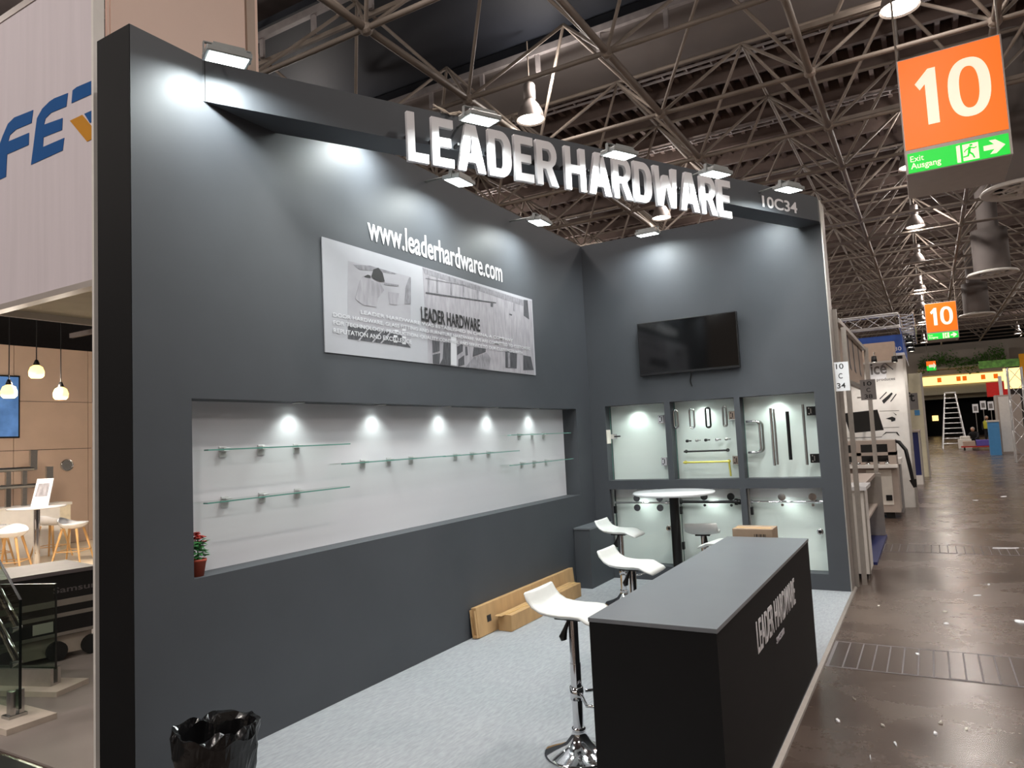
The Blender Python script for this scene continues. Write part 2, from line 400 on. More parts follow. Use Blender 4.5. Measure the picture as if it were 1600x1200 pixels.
# ------------------------------------------------------------------ hall pendant lamps
def pendant(loc, top):
    t = thing('pendant_lamp', 'bell-shaped metal pendant lamp hanging from the hall roof', 'lamp', loc, 0, 'bell pendant lamps under the hall roof')
    MB().lathe([(.29, 0), (.28, .03), (.25, .16), (.17, .32), (.10, .40), (.10, .42)], 24).lathe([(.285, 0), (.27, .03)], 24).build('shade', 'lamp_shell', t)
    MB().lathe([(.10, .42), (.12, .43), (.12, .72), (.10, .76), (0, .76)], 16).build('gear_housing', 'lamp_shell', t)
    MB().lathe([(0, .035), (.262, .03)], 24).build('diffuser', 'lamp_face', t)
    MB().cyl((0, 0, .74), (0, 0, top-loc[2]), .015, 8).build('suspension_rod', 'steel_frame', t)
    return t
def hall_light(t, w, up):
    ld = bpy.data.lights.new('lamp_light', 'SPOT'); ld.energy = w; ld.spot_size = math.radians(150); ld.spot_blend = .6; ld.color = (1, .92, .86); ld.shadow_soft_size = .2
    lo = bpy.data.objects.new('lamp_light', ld); COL.objects.link(lo); lo.parent = t; lo.location = (0, 0, -.02)
    ld = bpy.data.lights.new('roof_fill_light', 'POINT'); ld.energy = up; ld.color = (1, .92, .86); ld.shadow_soft_size = .15   # added fill beside the lamp, brightens the roof steel
    lo = bpy.data.objects.new('roof_fill_light', ld); COL.objects.link(lo); lo.parent = t; lo.location = (.42, 0, .6)
first = None
for (x, y) in [(a, b_) for a in (-19.4, -12.9, -6.4, .12, 6.6, 13.1) for b_ in (-14.5, -8.1, -1.3, 5.5, 12.3, 20.4, 26.9, 33.2, 40.4, 47, 54, 68.5)]:
    if first is None: first = pendant((x, y, 8.15), 9.8); hall_light(first, HALL_W, HALL_FILL); o = first
    else: o = copy_tree(first); o.location = (x, y, 8.15)
    if x == .12: o['label'] = 'bell-shaped pendant lamp just above the large orange sign' if y == 12.3 else 'bell-shaped pendant lamp in the row over the aisle'
    elif (x, y) == (-6.4, 12.3): o['label'] = 'bell-shaped pendant lamp just above the raised word LEADER'
    elif (x, y) == (-6.4, 20.4): o['label'] = 'bell-shaped pendant lamp seen below the raised word HARDWARE'
# round ceiling air outlets on drum ducts
for (x, y), lb in zip(((2.05, 18.0), (2.2, 28.2), (2.3, 39.2)), ('just behind the large orange sign', 'between the two orange signs', 'beyond the distant orange sign')):
    t = thing('air_outlet', 'round slotted ventilation outlet on a drum duct, ' + lb, 'vent', (x, y, 6.45), 0, 'round air outlets over the aisle')
    MB().lathe([(.5, .12), (.52, .14), (.52, 1.5), (.3, 1.55), (.3, 3.4)], 24).build('drum_duct', 'deck_flat', t)
    MB().lathe([(.72, 0), (.74, .03), (.70, .08), (.5, .12), (.48, .06), (.6, 0), (.72, 0)], 32).build('rim', 'booth_white', t)
    f = MB()
    for k in range(8):
        w = k*math.pi/4; f.box(.1, .5, -.05, .05, .03, .05, Matrix.Rotation(w, 4, 'Z'))
    f.lathe([(0, .02), (.14, .02), (.14, .06)], 16).lathe([(.3, .02), (.34, .02), (.34, .06), (.3, .06), (.3, .02)], 24)
    f.build('vane', 'booth_white', t); MB().lathe([(0, .1), (.5, .1)], 24).build('throat', 'dark_void', t)

# ------------------------------------------------------------------ hanging hall-number cubes
def hall_sign(loc, label):
    w, d, H = 1.13, 1.15, 1.52
    t = thing('hall_number_sign', label, 'sign', loc, 0, 'hanging hall number signs')
    g = .27                                                     # green band height
    MB().bbox(0, w, 0, d, .0, H, .012).build('box', 'sign_grey', t)
    T4 = [Matrix.Translation((0, 0, 0)), Matrix.Translation((w, d, 0)) @ Matrix.Rotation(math.pi, 4, 'Z')]
    for A in T4:
        M = A @ frame((0, 0, 0), (1, 0, 0), (0, 0, 1))
        def add(name, me, mt, z): return link(name, me, mt, pan if name != 'orange_panel' else t, W0 @ M @ Matrix.Translation((0, 0, z)))
        W0 = Matrix.Translation(loc)
        pan = link('orange_panel', shape([[(.02, g+.05), (w-.02, g+.05), (w-.02, H-.02), (.02, H-.02)]], .006), 'sign_orange', t, W0 @ M)
        s1 = 1.18; oy = g+.05
        one = [(.17, .72), (.31, .86), (.385, .86), (.385, .25), (.27, .25), (.27, .70), (.215, .645)]
        add('digit', shape([[(x*1.09, oy+(y-.02)*s1) for x, y in one]], .004), 'sign_white', .006)
        ell = lambda cx, cy, rx, ry: [(1.09*(cx+rx*math.copysign(abs(math.cos(q))**.85, math.cos(q))), oy+s1*(cy-.02+ry*math.copysign(abs(math.sin(q))**.85, math.sin(q)))) for q in [k*math.pi/24 for k in range(48)]]
        add('digit', shape([ell(.695, .555, .205, .315), ell(.695, .555, .095, .225)], .004), 'sign_white', .006)
        gp = link('green_panel', shape([[(.03, .015), (w-.03, .015), (w-.03, g), (.03, g)]], .006), 'sign_green', t, W0 @ M)
        def ga(name, me, z=.006): return link(name, me, 'sign_white', gp, W0 @ M @ Matrix.Translation((0, 0, z)))
        o = ga('lettering', text_mesh('Exit', .15, .075, .003)); o.matrix_basis = o.matrix_basis @ Matrix.Translation((.06, .155, 0))
        o = ga('lettering', text_mesh('Ausgang', .33, .10, .003, .012)); o.matrix_basis = o.matrix_basis @ Matrix.Translation((.06, .04, 0))
        ga('door_leaf', shape([[(.56, .03), (.60, .025), (.60, .245), (.56, .24)]], .003))
        dr = [(.625, .035), (.79, .035), (.79, .24), (.625, .24)]
        ga('door_opening', shape([dr], .003))
        rn = MB()                                               # running figure, green on the white door
        for (a, b_, r) in (((.715, .215), (.715, .222), .016), ((.70, .195), (.69, .135), .014), ((.70, .19), (.655, .165), .007), ((.655, .165), (.64, .145), .006), ((.70, .19), (.745, .175), .007), ((.745, .175), (.77, .185), .006), ((.69, .135), (.725, .10), .010), ((.725, .10), (.74, .055), .008), ((.69, .135), (.675, .09), .010), ((.675, .09), (.63, .085), .008)):
            dd = Vector((b_[0]-a[0], b_[1]-a[1])); nn = Vector((-dd.y, dd.x)).normalized()*r; e_ = dd.normalized()*r*.5
            q = [(a[0]+nn.x-e_.x, a[1]+nn.y-e_.y), (a[0]-nn.x-e_.x, a[1]-nn.y-e_.y), (b_[0]-nn.x+e_.x, b_[1]-nn.y+e_.y), (b_[0]+nn.x+e_.x, b_[1]+nn.y+e_.y)]
            rn.prism(q, .009, .012)
        rn.build('running_figure', 'sign_green', gp, W0 @ M)
        ga('arrow', shape([[(.84, .11), (.95, .11), (.90, .055), (.965, .055), (1.06, .14), (.965, .225), (.90, .225), (.95, .17), (.84, .17)]], .003))
    for (x, y) in ((.01, .02), (w-.02, .02)):
        MB().cyl((x, y, H), (x, y, 8.0-loc[2]), .012, 8).build('hanger', 'steel_frame', t)
    return t
hall_sign((0.0, 10.3, 4.92), 'large orange cube sign reading 10 over a green exit strip, hanging beside the stand')
hall_sign((0.2, 34.0, 5.03), 'distant orange cube sign reading 10 over a green exit strip, hanging far down the aisle')

# ================================================================== THE STAND
XL, YF, YB, ZT = -3.754, 2.327, 8.44, 4.278
XW, XR, YB2 = -4.078, -.86, 8.74
NY0, NY1, NZ0, NZ1, NX = 2.689, 8.02, 1.088, 2.141, -3.944
CZ = .02                                    # carpet top
tag(MB().box(XL-.0, -.855, YF, YB, 0, CZ).build('carpet', 'carpet'), 'light grey fine-ribbed carpet covering the floor of the dark stand', 'carpet')
tag(MB().prism([(-.855, 0), (-.825, 0), (-.829, .012), (-.855, .024)], 0, YB2-YF, frame((0, YF, 0), (1, 0, 0), (0, 0, 1)) @ Matrix.Scale(-1, 4, (0, 0, 1))).build('trim_1', 'alu'), kind='structure')
wl = MB().box(XW, XL, YF, YB2, 0, NZ0).box(XW, XL, YF, YB2, NZ1, ZT).box(XW, XL, YF, NY0, NZ0, NZ1).box(XW, XL, NY1, YB2, NZ0, NZ1).build('wall_left', 'charcoal')
tag(wl, kind='structure')
MB().box(XW, NX, NY0, NY1, NZ0, NZ1).build('niche_back_panel', 'niche_white', wl)
MB().box(XW+.002, XL-.002, YF-.004, YF, 0, ZT).build('end_panel', 'black_board', wl)
# back wall with six display recesses
UZ0, UZ1, LZ0, LZ1 = 1.227, 2.165, .19, 1.115
cols = [(px(944.5, 690, 'y', YB).x, px(1042, 690, 'y', YB).x), (px(1050, 690, 'y', YB).x, px(1153, 690, 'y', YB).x), (px(1159, 690, 'y', YB).x, px(1277, 690, 'y', YB).x)]
cols = [(-3.549, -2.772), (-2.70, -1.937), (-1.872, -1.066)]
wb = MB().box(XL, XR, YB, YB2, 0, LZ0).box(XL, XR, YB, YB2, LZ1, UZ0).box(XL, XR, YB, YB2, UZ1, ZT)
for z0, z1 in ((LZ0, LZ1), (UZ0, UZ1)):
    e = [XL]+[v for c in cols for v in c]+[XR]
    for k in range(0, 8, 2): wb.box(e[k], e[k+1], YB, YB2, z0, z1)
wb = tag(wb.build('wall_back', 'charcoal'), kind='structure')
NB = YB+.2
for z0, z1 in ((LZ0, LZ1), (UZ0, UZ1)):
    for a, b in cols: MB().box(a, b, NB, YB2, z0, z1).build('recess_back_panel', 'white_board', wb)
MB().box(XR, XR+.012, YB-.002, YB2, 0, ZT).build('edge_strip', 'alu', wb)
# header beam running diagonally from the left wall to the aisle end of the back wall
P0 = Vector((XL, 2.797, 0)); P1 = Vector((XR, 8.31, 0)); U = (P1-P0).normalized(); NRM = Vector((U.y, -U.x, 0)); BZ = 4.008
IN = .27/abs(NRM.y)                                             # depth measured along the left wall
tx = XL+(YB-(2.797+IN))*U.x/U.y
hb = tag(MB().prism([(P0.x, P0.y), (P1.x, P1.y), (XR, YB), (tx, YB), (XL, 2.797+IN)], BZ, ZT).build('trim_2', 'charcoal'), kind='structure')
FM = lambda s, z, off: frame(P0+U*s+NRM*off+Vector((0, 0, z)), U, (0, 0, 1))
text('stand_number', '10C34', FM(5.30, 4.045, .001), .56, .12, 'white_letter', hb, .002, .02)
MB().box(0, .004, 0, .268, 0, .001, FM(.012, BZ+.002, .0)).build('panel_joint', 'black_board', hb)

# ---- channel letters
def letter_loops(ch, w):
    h, s, t = 1.0, .27*1.0, .22
    k = .20
    if ch == 'L': return [[(0, 0), (w, 0), (w, .19), (k, .19), (k, 1), (0, 1)]]
    if ch == 'E': return [[(0, 0), (w, 0), (w, .18), (k, .18), (k, .42), (w*.88, .42), (w*.88, .60), (k, .60), (k, .82), (w, .82), (w, 1), (0, 1)]]
    if ch == 'A': return [[(0, 0), (.23, 0), (.29, .20), (w-.29, .20), (w-.23, 0), (w, 0), (w/2+.15, 1), (w/2-.15, 1)], [(.345, .37), (w/2, .76), (w-.345, .37)]]
    def arc(cx, cy, rx, ry, a0, a1, n=8): return [(cx+rx*math.cos(math.radians(a0+(a1-a0)*i/n)), cy+ry*math.sin(math.radians(a0+(a1-a0)*i/n))) for i in range(n+1)]
    if ch == 'D': return [[(0, 0)]+arc(w-.33, .36, .33, .36, -90, 0)+arc(w-.33, .64, .33, .36, 0, 90)+[(0, 1)], [(k, .18)]+arc(w-.34, .36, .12, .18, -90, 0)+arc(w-.34, .64, .12, .18, 0, 90)+[(k, .82)]]
    if ch == 'R': return [[(0, 0), (k, 0), (k, .37), (.30, .37), (w-.23, 0), (w+.02, 0), (w-.19, .42)]+arc(w-.29, .70, .27, .30, -40, 90)+[(0, 1)], [(k, .54)]+arc(w-.31, .68, .10, .14, -90, 90)+[(k, .82)]]
    if ch == 'H': return [[(0, 0), (k, 0), (k, .40), (w-k, .40), (w-k, 0), (w, 0), (w, 1), (w-k, 1), (w-k, .59), (k, .59), (k, 1), (0, 1)]]
    if ch == 'W': return [[(.10, 0), (.33, 0), (w/2, .50), (w-.33, 0), (w-.10, 0), (w, 1), (w-.22, 1), (w-.235, .42), (w/2+.10, .80), (w/2-.10, .80), (.235, .42), (.22, 1), (0, 1)]]
LW = {'L': .56, 'E': .60, 'A': .82, 'D': .70, 'R': .70, 'H': .72, 'W': .98}
sign = thing('lettering_sign', 'row of big white raised letters LEADER HARDWARE along the header beam', 'lettering', FM(1.34, 3.80, .1).translation)
S0, S1, LH, LZ = 1.338, 4.71, .366, 3.818
txt = 'LEADER HARDWARE'; gap = .105; sp = .16
tot = sum(sp if c == ' ' else LW[c]+gap for c in txt)-gap
kx = (S1-S0)/tot; s = S0
for c in txt:
    if c == ' ': s += sp*kx; continue
    me = shape([[(x*kx, y*LH) for x, y in L] for L in letter_loops(c, LW[c])], .032)
    o = link('letter', me, 'white_letter', sign, FM(s, LZ, .07))
    st = MB().box(.02, .04, .2, .22, -.07, 0)
    st.build('standoff', 'black_metal', o, world_of(sign) @ o.matrix_basis)
    s += (LW[c]+gap)*kx

# ---- wall lettering and picture panel
WM = lambda y, z, off=.001: frame((XL+off, y, z), (0, 1, 0), (0, 0, 1))
a, b = px(574, 356, 'x', XL), px(786, 426, 'x', XL)
text('web_address', 'www.leaderhardware.com', WM(a.y, 3.455), 6.37-a.y, .205, 'white_letter', wl, .004, .012)
BY0, BY1, BZ0, BZ1 = 3.7785, 7.0, 2.505, 3.362
ban = thing('picture_panel', 'wide pale grey picture panel with company text on the long dark wall', 'poster', (XL, BY0, BZ0))
MB().box(XL, XL+.008, BY0, BY1, BZ0, BZ1).build('board', 'poster_white', ban, WORLD)
def bq(pts, off=.0085):            # photo pixels on the panel -> panel plane
    return [(px(x, y, 'x', XL+off).y, px(x, y, 'x', XL+off).z) for x, y in pts]
BMF = lambda off: frame((XL+off, 0, 0), (0, 1, 0), (0, 0, 1))
def pr(name, pts, mt, layer, reg=None):
    if reg: pts = [(reg[0]+x*reg[2], reg[1]+y*reg[2]) for x, y in pts]
    P = [(min(max(y, BY0), BY1), min(max(z, BZ0), BZ1)) for y, z in bq(pts)]
    return link(name, shape([P], .0008), mt, ban, BMF(.008+layer*.0009))
RA = (500, 360, 1/6)              # two zoom frames used while measuring
RB = (660, 400, 1/6)
pr('factory_photo', [(0, 100), (945, 410), (1022, 420), (1048, 950), (1046, 1110), (55, 1012), (50, 770), (40, 770)], 'bp_light', 0, RB)
pr('office_photo', [(262, 285), (850, 435), (850, 1100), (262, 1015)], 'bp_pale', 0, RA)
pr('photo_roof', [(0, 112), (945, 415), (945, 470), (600, 350), (20, 165)], 'bp_mid', 1, RB)
for (x, y0, y1) in ((130, 180, 350), (375, 245, 400), (260, 250, 370), (510, 320, 420), (850, 430, 520), (50, 190, 340)):
    pr('photo_mullion', [(x, y0), (x+14, y0+4), (x+16, y1), (x+2, y1-4)], 'bp_mid', 2, RB)
pr('photo_beam', [(30, 338), (690, 435), (690, 445), (30, 352)], 'bp_dark', 2, RB)
pr('photo_beam', [(30, 205), (560, 300), (560, 308), (30, 212)], 'bp_mid', 2, RB)
for q in ([(90, 790), (160, 800), (160, 890), (95, 910)], [(95, 925), (165, 910), (158, 1015), (98, 1008)], [(195, 810), (262, 815), (262, 1030), (160, 1020), (190, 960)], [(325, 850), (378, 820), (376, 895), (325, 930)], [(335, 970), (390, 930), (392, 1020), (335, 1045)], [(400, 850), (420, 850), (425, 930), (405, 935)], [(480, 855), (595, 870), (590, 900), (470, 945)], [(775, 885), (885, 915), (882, 1055), (778, 1045)], [(945, 930), (1015, 945), (1042, 1070), (945, 1070)], [(948, 410), (985, 415), (1000, 595), (950, 560)], [(640, 440), (662, 445), (660, 480), (640, 475)], [(815, 540), (840, 548), (838, 560), (815, 552)]):
    pr('photo_detail', q, 'bp_dark', 2, RB)
for q in ([(400, 1045), (480, 950), (600, 905), (640, 960), (620, 1060)], [(265, 760), (315, 750), (320, 1030), (265, 1020)], [(800, 905), (820, 905), (822, 1045), (800, 1045)]):
    pr('photo_detail', q, 'bp_white' if q[0][0] < 300 else 'bp_mid', 3, RB)
pr('photo_conveyor', [(262, 893), (640, 950), (760, 985), (850, 1100), (700, 1075), (262, 1015)], 'bp_dark', 1, RA)
for x in (350, 480, 560): pr('photo_stripe', [(x+90, 925+(x-350)*.15), (x+104, 928+(x-350)*.15), (x+14, 1042+(x-350)*.1), (x, 1038+(x-350)*.1)], 'bp_pale', 2, RA)
for (x, y) in ((690, 980), (770, 990), (690, 1030), (770, 1045), (770, 920), (700, 930)): pr('photo_stripe', [(x, y), (x+35, y+5), (x+33, y+25), (x-2, y+20)], 'bp_white', 2, RA)
pr('photo_awning', [(310, 320), (470, 330), (720, 405), (700, 412), (520, 380), (370, 370)], 'bp_mid', 1, RA)
pr('photo_person', [(400, 430), (470, 415), (480, 470), (560, 490), (600, 560), (540, 640), (530, 720), (400, 700), (330, 640), (370, 480)], 'bp_light', 2, RA)
pr('photo_hair', [(480, 430), (500, 365), (545, 350), (585, 400), (605, 480), (560, 480), (500, 455)], 'print_black', 3, RA)
pr('photo_hair', [(410, 432), (445, 415), (472, 425), (470, 450), (420, 440)], 'print_black', 3, RA)
pr('photo_machine', [(800, 540), (835, 440), (850, 440), (850, 690), (795, 690)], 'bp_mid', 2, RA)
pr('photo_machine', [(600, 490), (735, 510), (735, 525), (600, 510)], 'bp_mid', 2, RA)
pr('photo_machine', [(640, 575), (740, 590), (720, 700), (650, 690)], 'bp_light', 2, RA)
a, b = px(656, 481, 'x', XL), px(748, 501, 'x', XL)
text('logo_lettering', 'LEADER HARDWARE', WM(a.y, 2.875, .0125), b.y-a.y, .125, 'ink', ban, .0008, .018)
lines = ['     LEADER HARDWARE WAS ESTABLISHED IN CHINA, A COMPANY', 'DOOR HARDWARE, GLASS FITTING AND FURNITURE HARDWARE. WE ARE COMMITTED TO CUSTOMERS', 'FOR TECHNOLOGY, PRODUCTION, QUALITY CONTROL AND SERVICE TO OUR CUSTOMERS WITH', 'REPUTATION AND EXCELLENCE']
for i, L in enumerate(lines):
    yy = 3.865+(.30 if i == 0 else 0)
    text('body_text', L.strip(), WM(yy, 2.83-i*.058, .0125), (2.35, 3.02, 2.85, .92)[i], .036, 'bp_white', ban, .0006, .01)['kind'] = 'stuff'

# ---- monitor
TX0, TX1, TZ0, TZ1 = -3.027, -1.819, 2.50, 3.156
tv = thing('monitor', 'large black flat screen hung on the dark back wall', 'television', ((TX0+TX1)/2, YB, TZ0))
MB().bbox(TX0, TX1, YB-.075, YB-.03, TZ0, TZ1, .006).build('frame', 'black_plastic', tv, WORLD)
MB().box(TX0+.012, TX1-.012, YB-.0765, YB-.075, TZ0+.03, TZ1-.012).build('screen', 'tv_glass', tv, WORLD)
MB().box(TX0+.35, TX1-.35, YB-.03, YB, TZ0+.15, TZ1-.15).build('wall_bracket', 'black_metal', tv, WORLD)
MB().tube([(TX0+.62, YB-.02, TZ0+.2), (TX0+.62, YB-.015, TZ0-.02), (TX0+.60, YB-.012, TZ0-.1), (TX0+.62, YB-.01, TZ0-.17)], .006, 6).build('power_cable', 'black_plastic', tv, WORLD)

# ---- floodlights on short arms
def flood(p, wall_n, arm_to, label, group, mount=None):
    """p: centre of the glowing face, wall_n: unit vector pointing away from the lit surface"""
    t = thing('floodlight', label, 'light', p, 0, group)
    n = (Vector((0, 0, -1))*.99 - wall_n*.10).normalized()        # direction of the light
    side = wall_n.cross(Vector((0, 0, 1))).normalized(); back = n.cross(side).normalized()
    R = Matrix((side, back, -n)).transposed().to_4x4(); R.translation = p
    MB().bbox(-.13, .13, -.09, .09, -.006, .03, .006).box(-.10, .10, -.07, .07, .03, .045).build('housing', 'flood_body', t, R)
    g = MB()
    for k in range(6): g.box(-.09, .09, -.065+k*.024, -.06+k*.024, .045, .06)
    g.build('cooling_fin', 'flood_body', t, R)
    MB().box(-.112, .112, -.072, .072, -.009, -.006).build('lens', 'flood_face', t, R)
    q = R @ Vector((0, 0, .05)); br = MB()
    for sx in (-.135, .135): br.box(sx-.003, sx+.003, -.015, .015, -.0, .07, R)
    br.box(-.138, .138, -.015, .015, .066, .072, R); br.build('yoke', 'flood_body', t, WORLD)
    e = Vector(arm_to); top = R @ Vector((0, 0, .07))
    MB().tube([top, Vector((e.x, e.y, top.z+.02)) + (top-e).normalized()*.02, e], .010, 8).build('arm', 'flood_body', t, WORLD)
    ld = bpy.data.lights.new('flood_light', 'AREA'); ld.shape = 'RECTANGLE'; ld.size = .22; ld.size_y = .14; ld.energy = FLOOD_W; ld.color = (.93, 1.0, .99); ld.spread = math.radians(165)
    lo = bpy.data.objects.new('flood_light', ld); COL.objects.link(lo); lo.parent = t; lo.matrix_basis = world_of(t).inverted() @ R @ Matrix.Translation((0, 0, -.014))
    return t
for (x, y), lb in zip(((355, 92), (750, 187), (968, 242), (1118, 272), (1232, 296)), ('beside the beige tower', 'above the word LEADER', 'above the first letters of HARDWARE', 'above the last letters of HARDWARE', 'above the stand number')):
    p = pxn(x, y, P0+NRM*(.22 if x < 400 else .34), NRM)
    sdist = (p-P0).dot(U)
    flood(p, NRM, (P0+U*sdist-NRM*.05)+Vector((0, 0, ZT)), 'lit floodlight on the header beam, ' + lb, 'floodlights on the header beam')
pw = px(717, 284, 'x', XL+.36)
for y, lb in ((4.2, 'long dark wall, hidden behind the header beam'), (pw.y, 'long dark wall, over the web address'), (px(843, 351, 'x', XL+.36).y, 'long dark wall, nearest the inner corner')):
    flood(Vector((XL+(.36 if y > 4.3 else .24), y, pw.z if y > 4.3 else 4.26)), Vector((1, 0, 0)), (XL-.05, y, ZT+.0), 'lit floodlight on top of the ' + lb, 'floodlights on the stand walls')
pb = px(1012, 366, 'y', YB-.36)
for x, lb in ((pb.x, 'above the monitor'), (pb.x+1.42, 'behind the last letter of the sign')):
    flood(Vector((x, YB-.36, pb.z)), Vector((0, -1, 0)), (x, YB+.05, ZT), 'lit floodlight on top of the back wall, ' + lb, 'floodlights on the stand walls')

# ---- recessed spots of the niche and display recesses
def downlight(x, y, z, label, group, e=DOWN_W):
    t = thing('recessed_spot', label, 'light', (x, y, z), 0, group)
    MB().lathe([(.026, 0), (.045, -.001), (.046, -.006), (.03, -.008), (.026, -.004)], 20).build('ring', 'steel', t)
    MB().lathe([(0, -.0035), (.027, -.0035)], 20).build('lens', 'spot_face', t)
    ld = bpy.data.lights.new('spot_light', 'SPOT'); ld.energy = e; ld.spot_size = math.radians(125); ld.spot_blend = .9; ld.color = (.90, 1, .94); ld.shadow_soft_size = .025
    lo = bpy.data.objects.new('spot_light', ld); COL.objects.link(lo); lo.parent = t; lo.location = (0, 0, -.02)
for x, y in ((463, 627), (593, 630), (697, 632), (772, 635), (837, 636)):
    p = px(x, y, 'z', NZ1); p2 = px(x, 700, 'x', XL-.1)
    downlight(XL-.09, p2.y+.02, NZ1, 'small round recessed spot in the ceiling of the long white niche', 'recessed spots of the long niche', 5.5)
for a, b in cols:
    downlight((a+b)/2-.02, YB+.09, UZ1, 'small round recessed spot in the top of an upper display recess', 'recessed spots of the upper recesses', 10)
for a, b in cols:
    downlight((a+b)/2, YB+.055, LZ1, 'small round recessed spot in the top of a lower display recess', 'recessed spots of the lower recesses', 7)

# ---- glass shelves in the long niche
def shelf(y0, y1, z, brs, label):
    t = thing('glass_shelf', label, 'shelf', (NX, y0, z), 0, 'glass shelves in the long niche')
    MB().box(0, .16, 0, y1-y0, -.004, .004).build('pane', 'glass', t)
    MB().box(.16, .162, 0, y1-y0, -.004, .004).box(.12, .162, -.002, 0, -.004, .004).build('polished_edge', 'glass_edge', t)
    for y in brs:
        k = MB().bbox(0, .008, y-y0-.028, y-y0+.028, -.05, .02, .002).bbox(0, .05, y-y0-.025, y-y0+.025, .004, .011, .002).bbox(0, .05, y-y0-.025, y-y0+.025, -.011, -.004, .002)
        k.build('bracket', 'bracket_metal', t)
def ys(*xs): return [px(x, 700, 'x', NX+.03).y for x in xs]
shelf(2.82, 4.05, 1.832, ys(352, 412, 467), 'upper clear glass shelf above the flower pot end of the white niche')
shelf(2.81, 4.03, 1.512, ys(354, 412, 467), 'lower clear glass shelf above the flower pot end of the white niche')
shelf(3.99, 5.27, 1.685, ys(570, 610, 645), 'clear glass shelf in the white niche, next to the paired shelves by the flower pot')
shelf(5.28, 6.62, 1.682, ys(714, 740, 766), 'clear glass shelf in the white niche, next to the paired shelves by the inner corner')
shelf(6.45, 7.9, 1.85, ys(815, 835, 853), 'upper clear glass shelf at the inner-corner end of the white niche')
shelf(6.46, 7.93, 1.535, ys(817, 836, 855), 'lower clear glass shelf at the inner-corner end of the white niche')

# ---- hardware shown in the display recesses (x along the wall, y = depth; glass pane in front of the back board)
GY = YB+.13                               # front face of the display glass
def hx(x, y=690): return px(x, y, 'y', GY).x
def hp(x, y): p = px(x, y, 'y', GY); return p.x, p.z
def pane(a, b, z0, z1, label, gap=.012):
    t = thing('display_glass', label, 'glass panel', (a, GY, z0), 0, 'glass panels in the display recesses')
    MB().box(a+gap, b-gap, GY, GY+.008, z0+.006, z1-gap).build('pane', 'glass', t, WORLD)
    MB().box(a+gap-.003, a+gap, GY, GY+.008, z0+.006, z1-gap).build('polished_edge', 'glass_edge', t, WORLD)
    return t
GL = {}
def mount(t, g):                          # a fitting bolted to a glass panel becomes a part of that panel
    ch = [c for c in t.children if c.type == 'MESH']; main = ch[0]; nm_ = t.name.split('.')[0]; lb = t.get('label')
    Ws = {c: world_of(c) for c in ch}
    main.parent = g; main.matrix_basis = world_of(g).inverted() @ Ws[main]
    for c in ch[1:]: c.parent = main; c.matrix_basis = Ws[main].inverted() @ Ws[c]
    bpy.data.objects.remove(t); main.name = nm_; main['label'] = lb
nm = ('beside the inner corner', 'in the middle of the back wall', 'at the aisle end of the back wall')
for (a, b), n in zip(cols, nm):
    GL[(len(GL)//2, 1)] = pane(a, b, UZ0, UZ1, 'clear glass panel of the upper recess ' + n)
    GL[(len(GL)//2, 0)] = pane(a, b, LZ0, LZ1-.1, 'clear glass door of the lower recess ' + n)
def hinge(x, y, mt, label):
    X, Z = hp(x, y); t = thing('glass_hinge', label, 'hinge', (X, GY, Z), 0, 'glass hinges in the upper recesses')
    MB().bbox(-.045, .03, -.012, 0, -.05, .05, .004).build('clamp_plate', mt, t)
    MB().bbox(.03, .075, -.012, .02, -.05, .05, .004).build('wall_plate', mt, t)
    k = MB()
    for z in (-.03, .03): k.cyl((-.02, -.013, z), (-.02, -.010, z), .008, 10)
    k.box(-.004, .004, -.0135, -.012, -.028, .028).build('screw', 'black_metal' if mt != 'black_metal' else 'steel', t)
hinge(1034, 655, 'chrome', 'upper chrome hinge in the first recess beside the inner corner')
hinge(1039, 721, 'chrome', 'lower chrome hinge in the first recess beside the inner corner')
hinge(1145, 649, 'chrome', 'upper chrome hinge in the middle recess')
hinge(1151, 719, 'chrome', 'lower chrome hinge in the middle recess')
hinge(1267, 642, 'black_metal', 'upper black hinge beside the vertical bars')
hinge(1273, 716, 'black_metal', 'lower black hinge beside the vertical bars')
X, Z = hp(962, 682); t = thing('lever_handle', 'small dark lever handle on a chrome lock in the first recess', 'handle', (X, GY, Z))
MB().bbox(-.07, .02, -.012, 0, -.03, .03, .004).build('lock_plate', 'chrome', t); MB().tube([(0, -.012, 0), (0, -.04, 0), (.08, -.045, 0)], .009, 8).build('lever', 'black_metal', t)
Xp, Zp = px(947, 683, 'y', YB-.004).x, px(947, 683, 'y', YB-.004).z
tag(MB().box(cols[0][0]-.005, cols[0][0]+.012, YB+.003, YB+.12, Zp-.085, Zp+.09).build('paper_label', 'paper'), 'cream paper label stuck on the side of the first recess', 'label')
def ring_handle(x, y0, y1, mt, label, w=.052):
    Xa, Za = hp(x, y0); Xb, Zb = hp(x, y1); h = Za-Zb; t = thing('pull_handle', label, 'handle', (Xa, GY, Zb), 0, 'loop pull handles in the middle recess')
    pts = []
    for k in range(9): q = math.pi*k/8; pts.append((w/2*math.cos(q), -.05, h-w/2+w/2*math.sin(q)))
    for k in range(9): q = math.pi+math.pi*k/8; pts.append((w/2*math.cos(q), -.05, w/2+w/2*math.sin(q)))
    MB().tube(pts, .011, 10, closed=True).build('loop', mt, t)
    MB().cyl((0, -.05, h-.012), (0, 0, h-.012), .008, 8).cyl((0, -.05, .012), (0, 0, .012), .008, 8).build('mount', mt, t)
ring_handle(1057, 641, 669, 'chrome', 'polished chrome loop handle beside the divider in the middle recess')
ring_handle(1082, 639, 669, 'chrome', 'polished chrome loop handle next to the black loop in the middle recess')
ring_handle(1107, 637, 668, 'black_metal', 'black loop handle in the middle recess')
ring_handle(1133, 635, 666, 'steel', 'narrow satin steel loop handle by the hinge in the middle recess', .04)
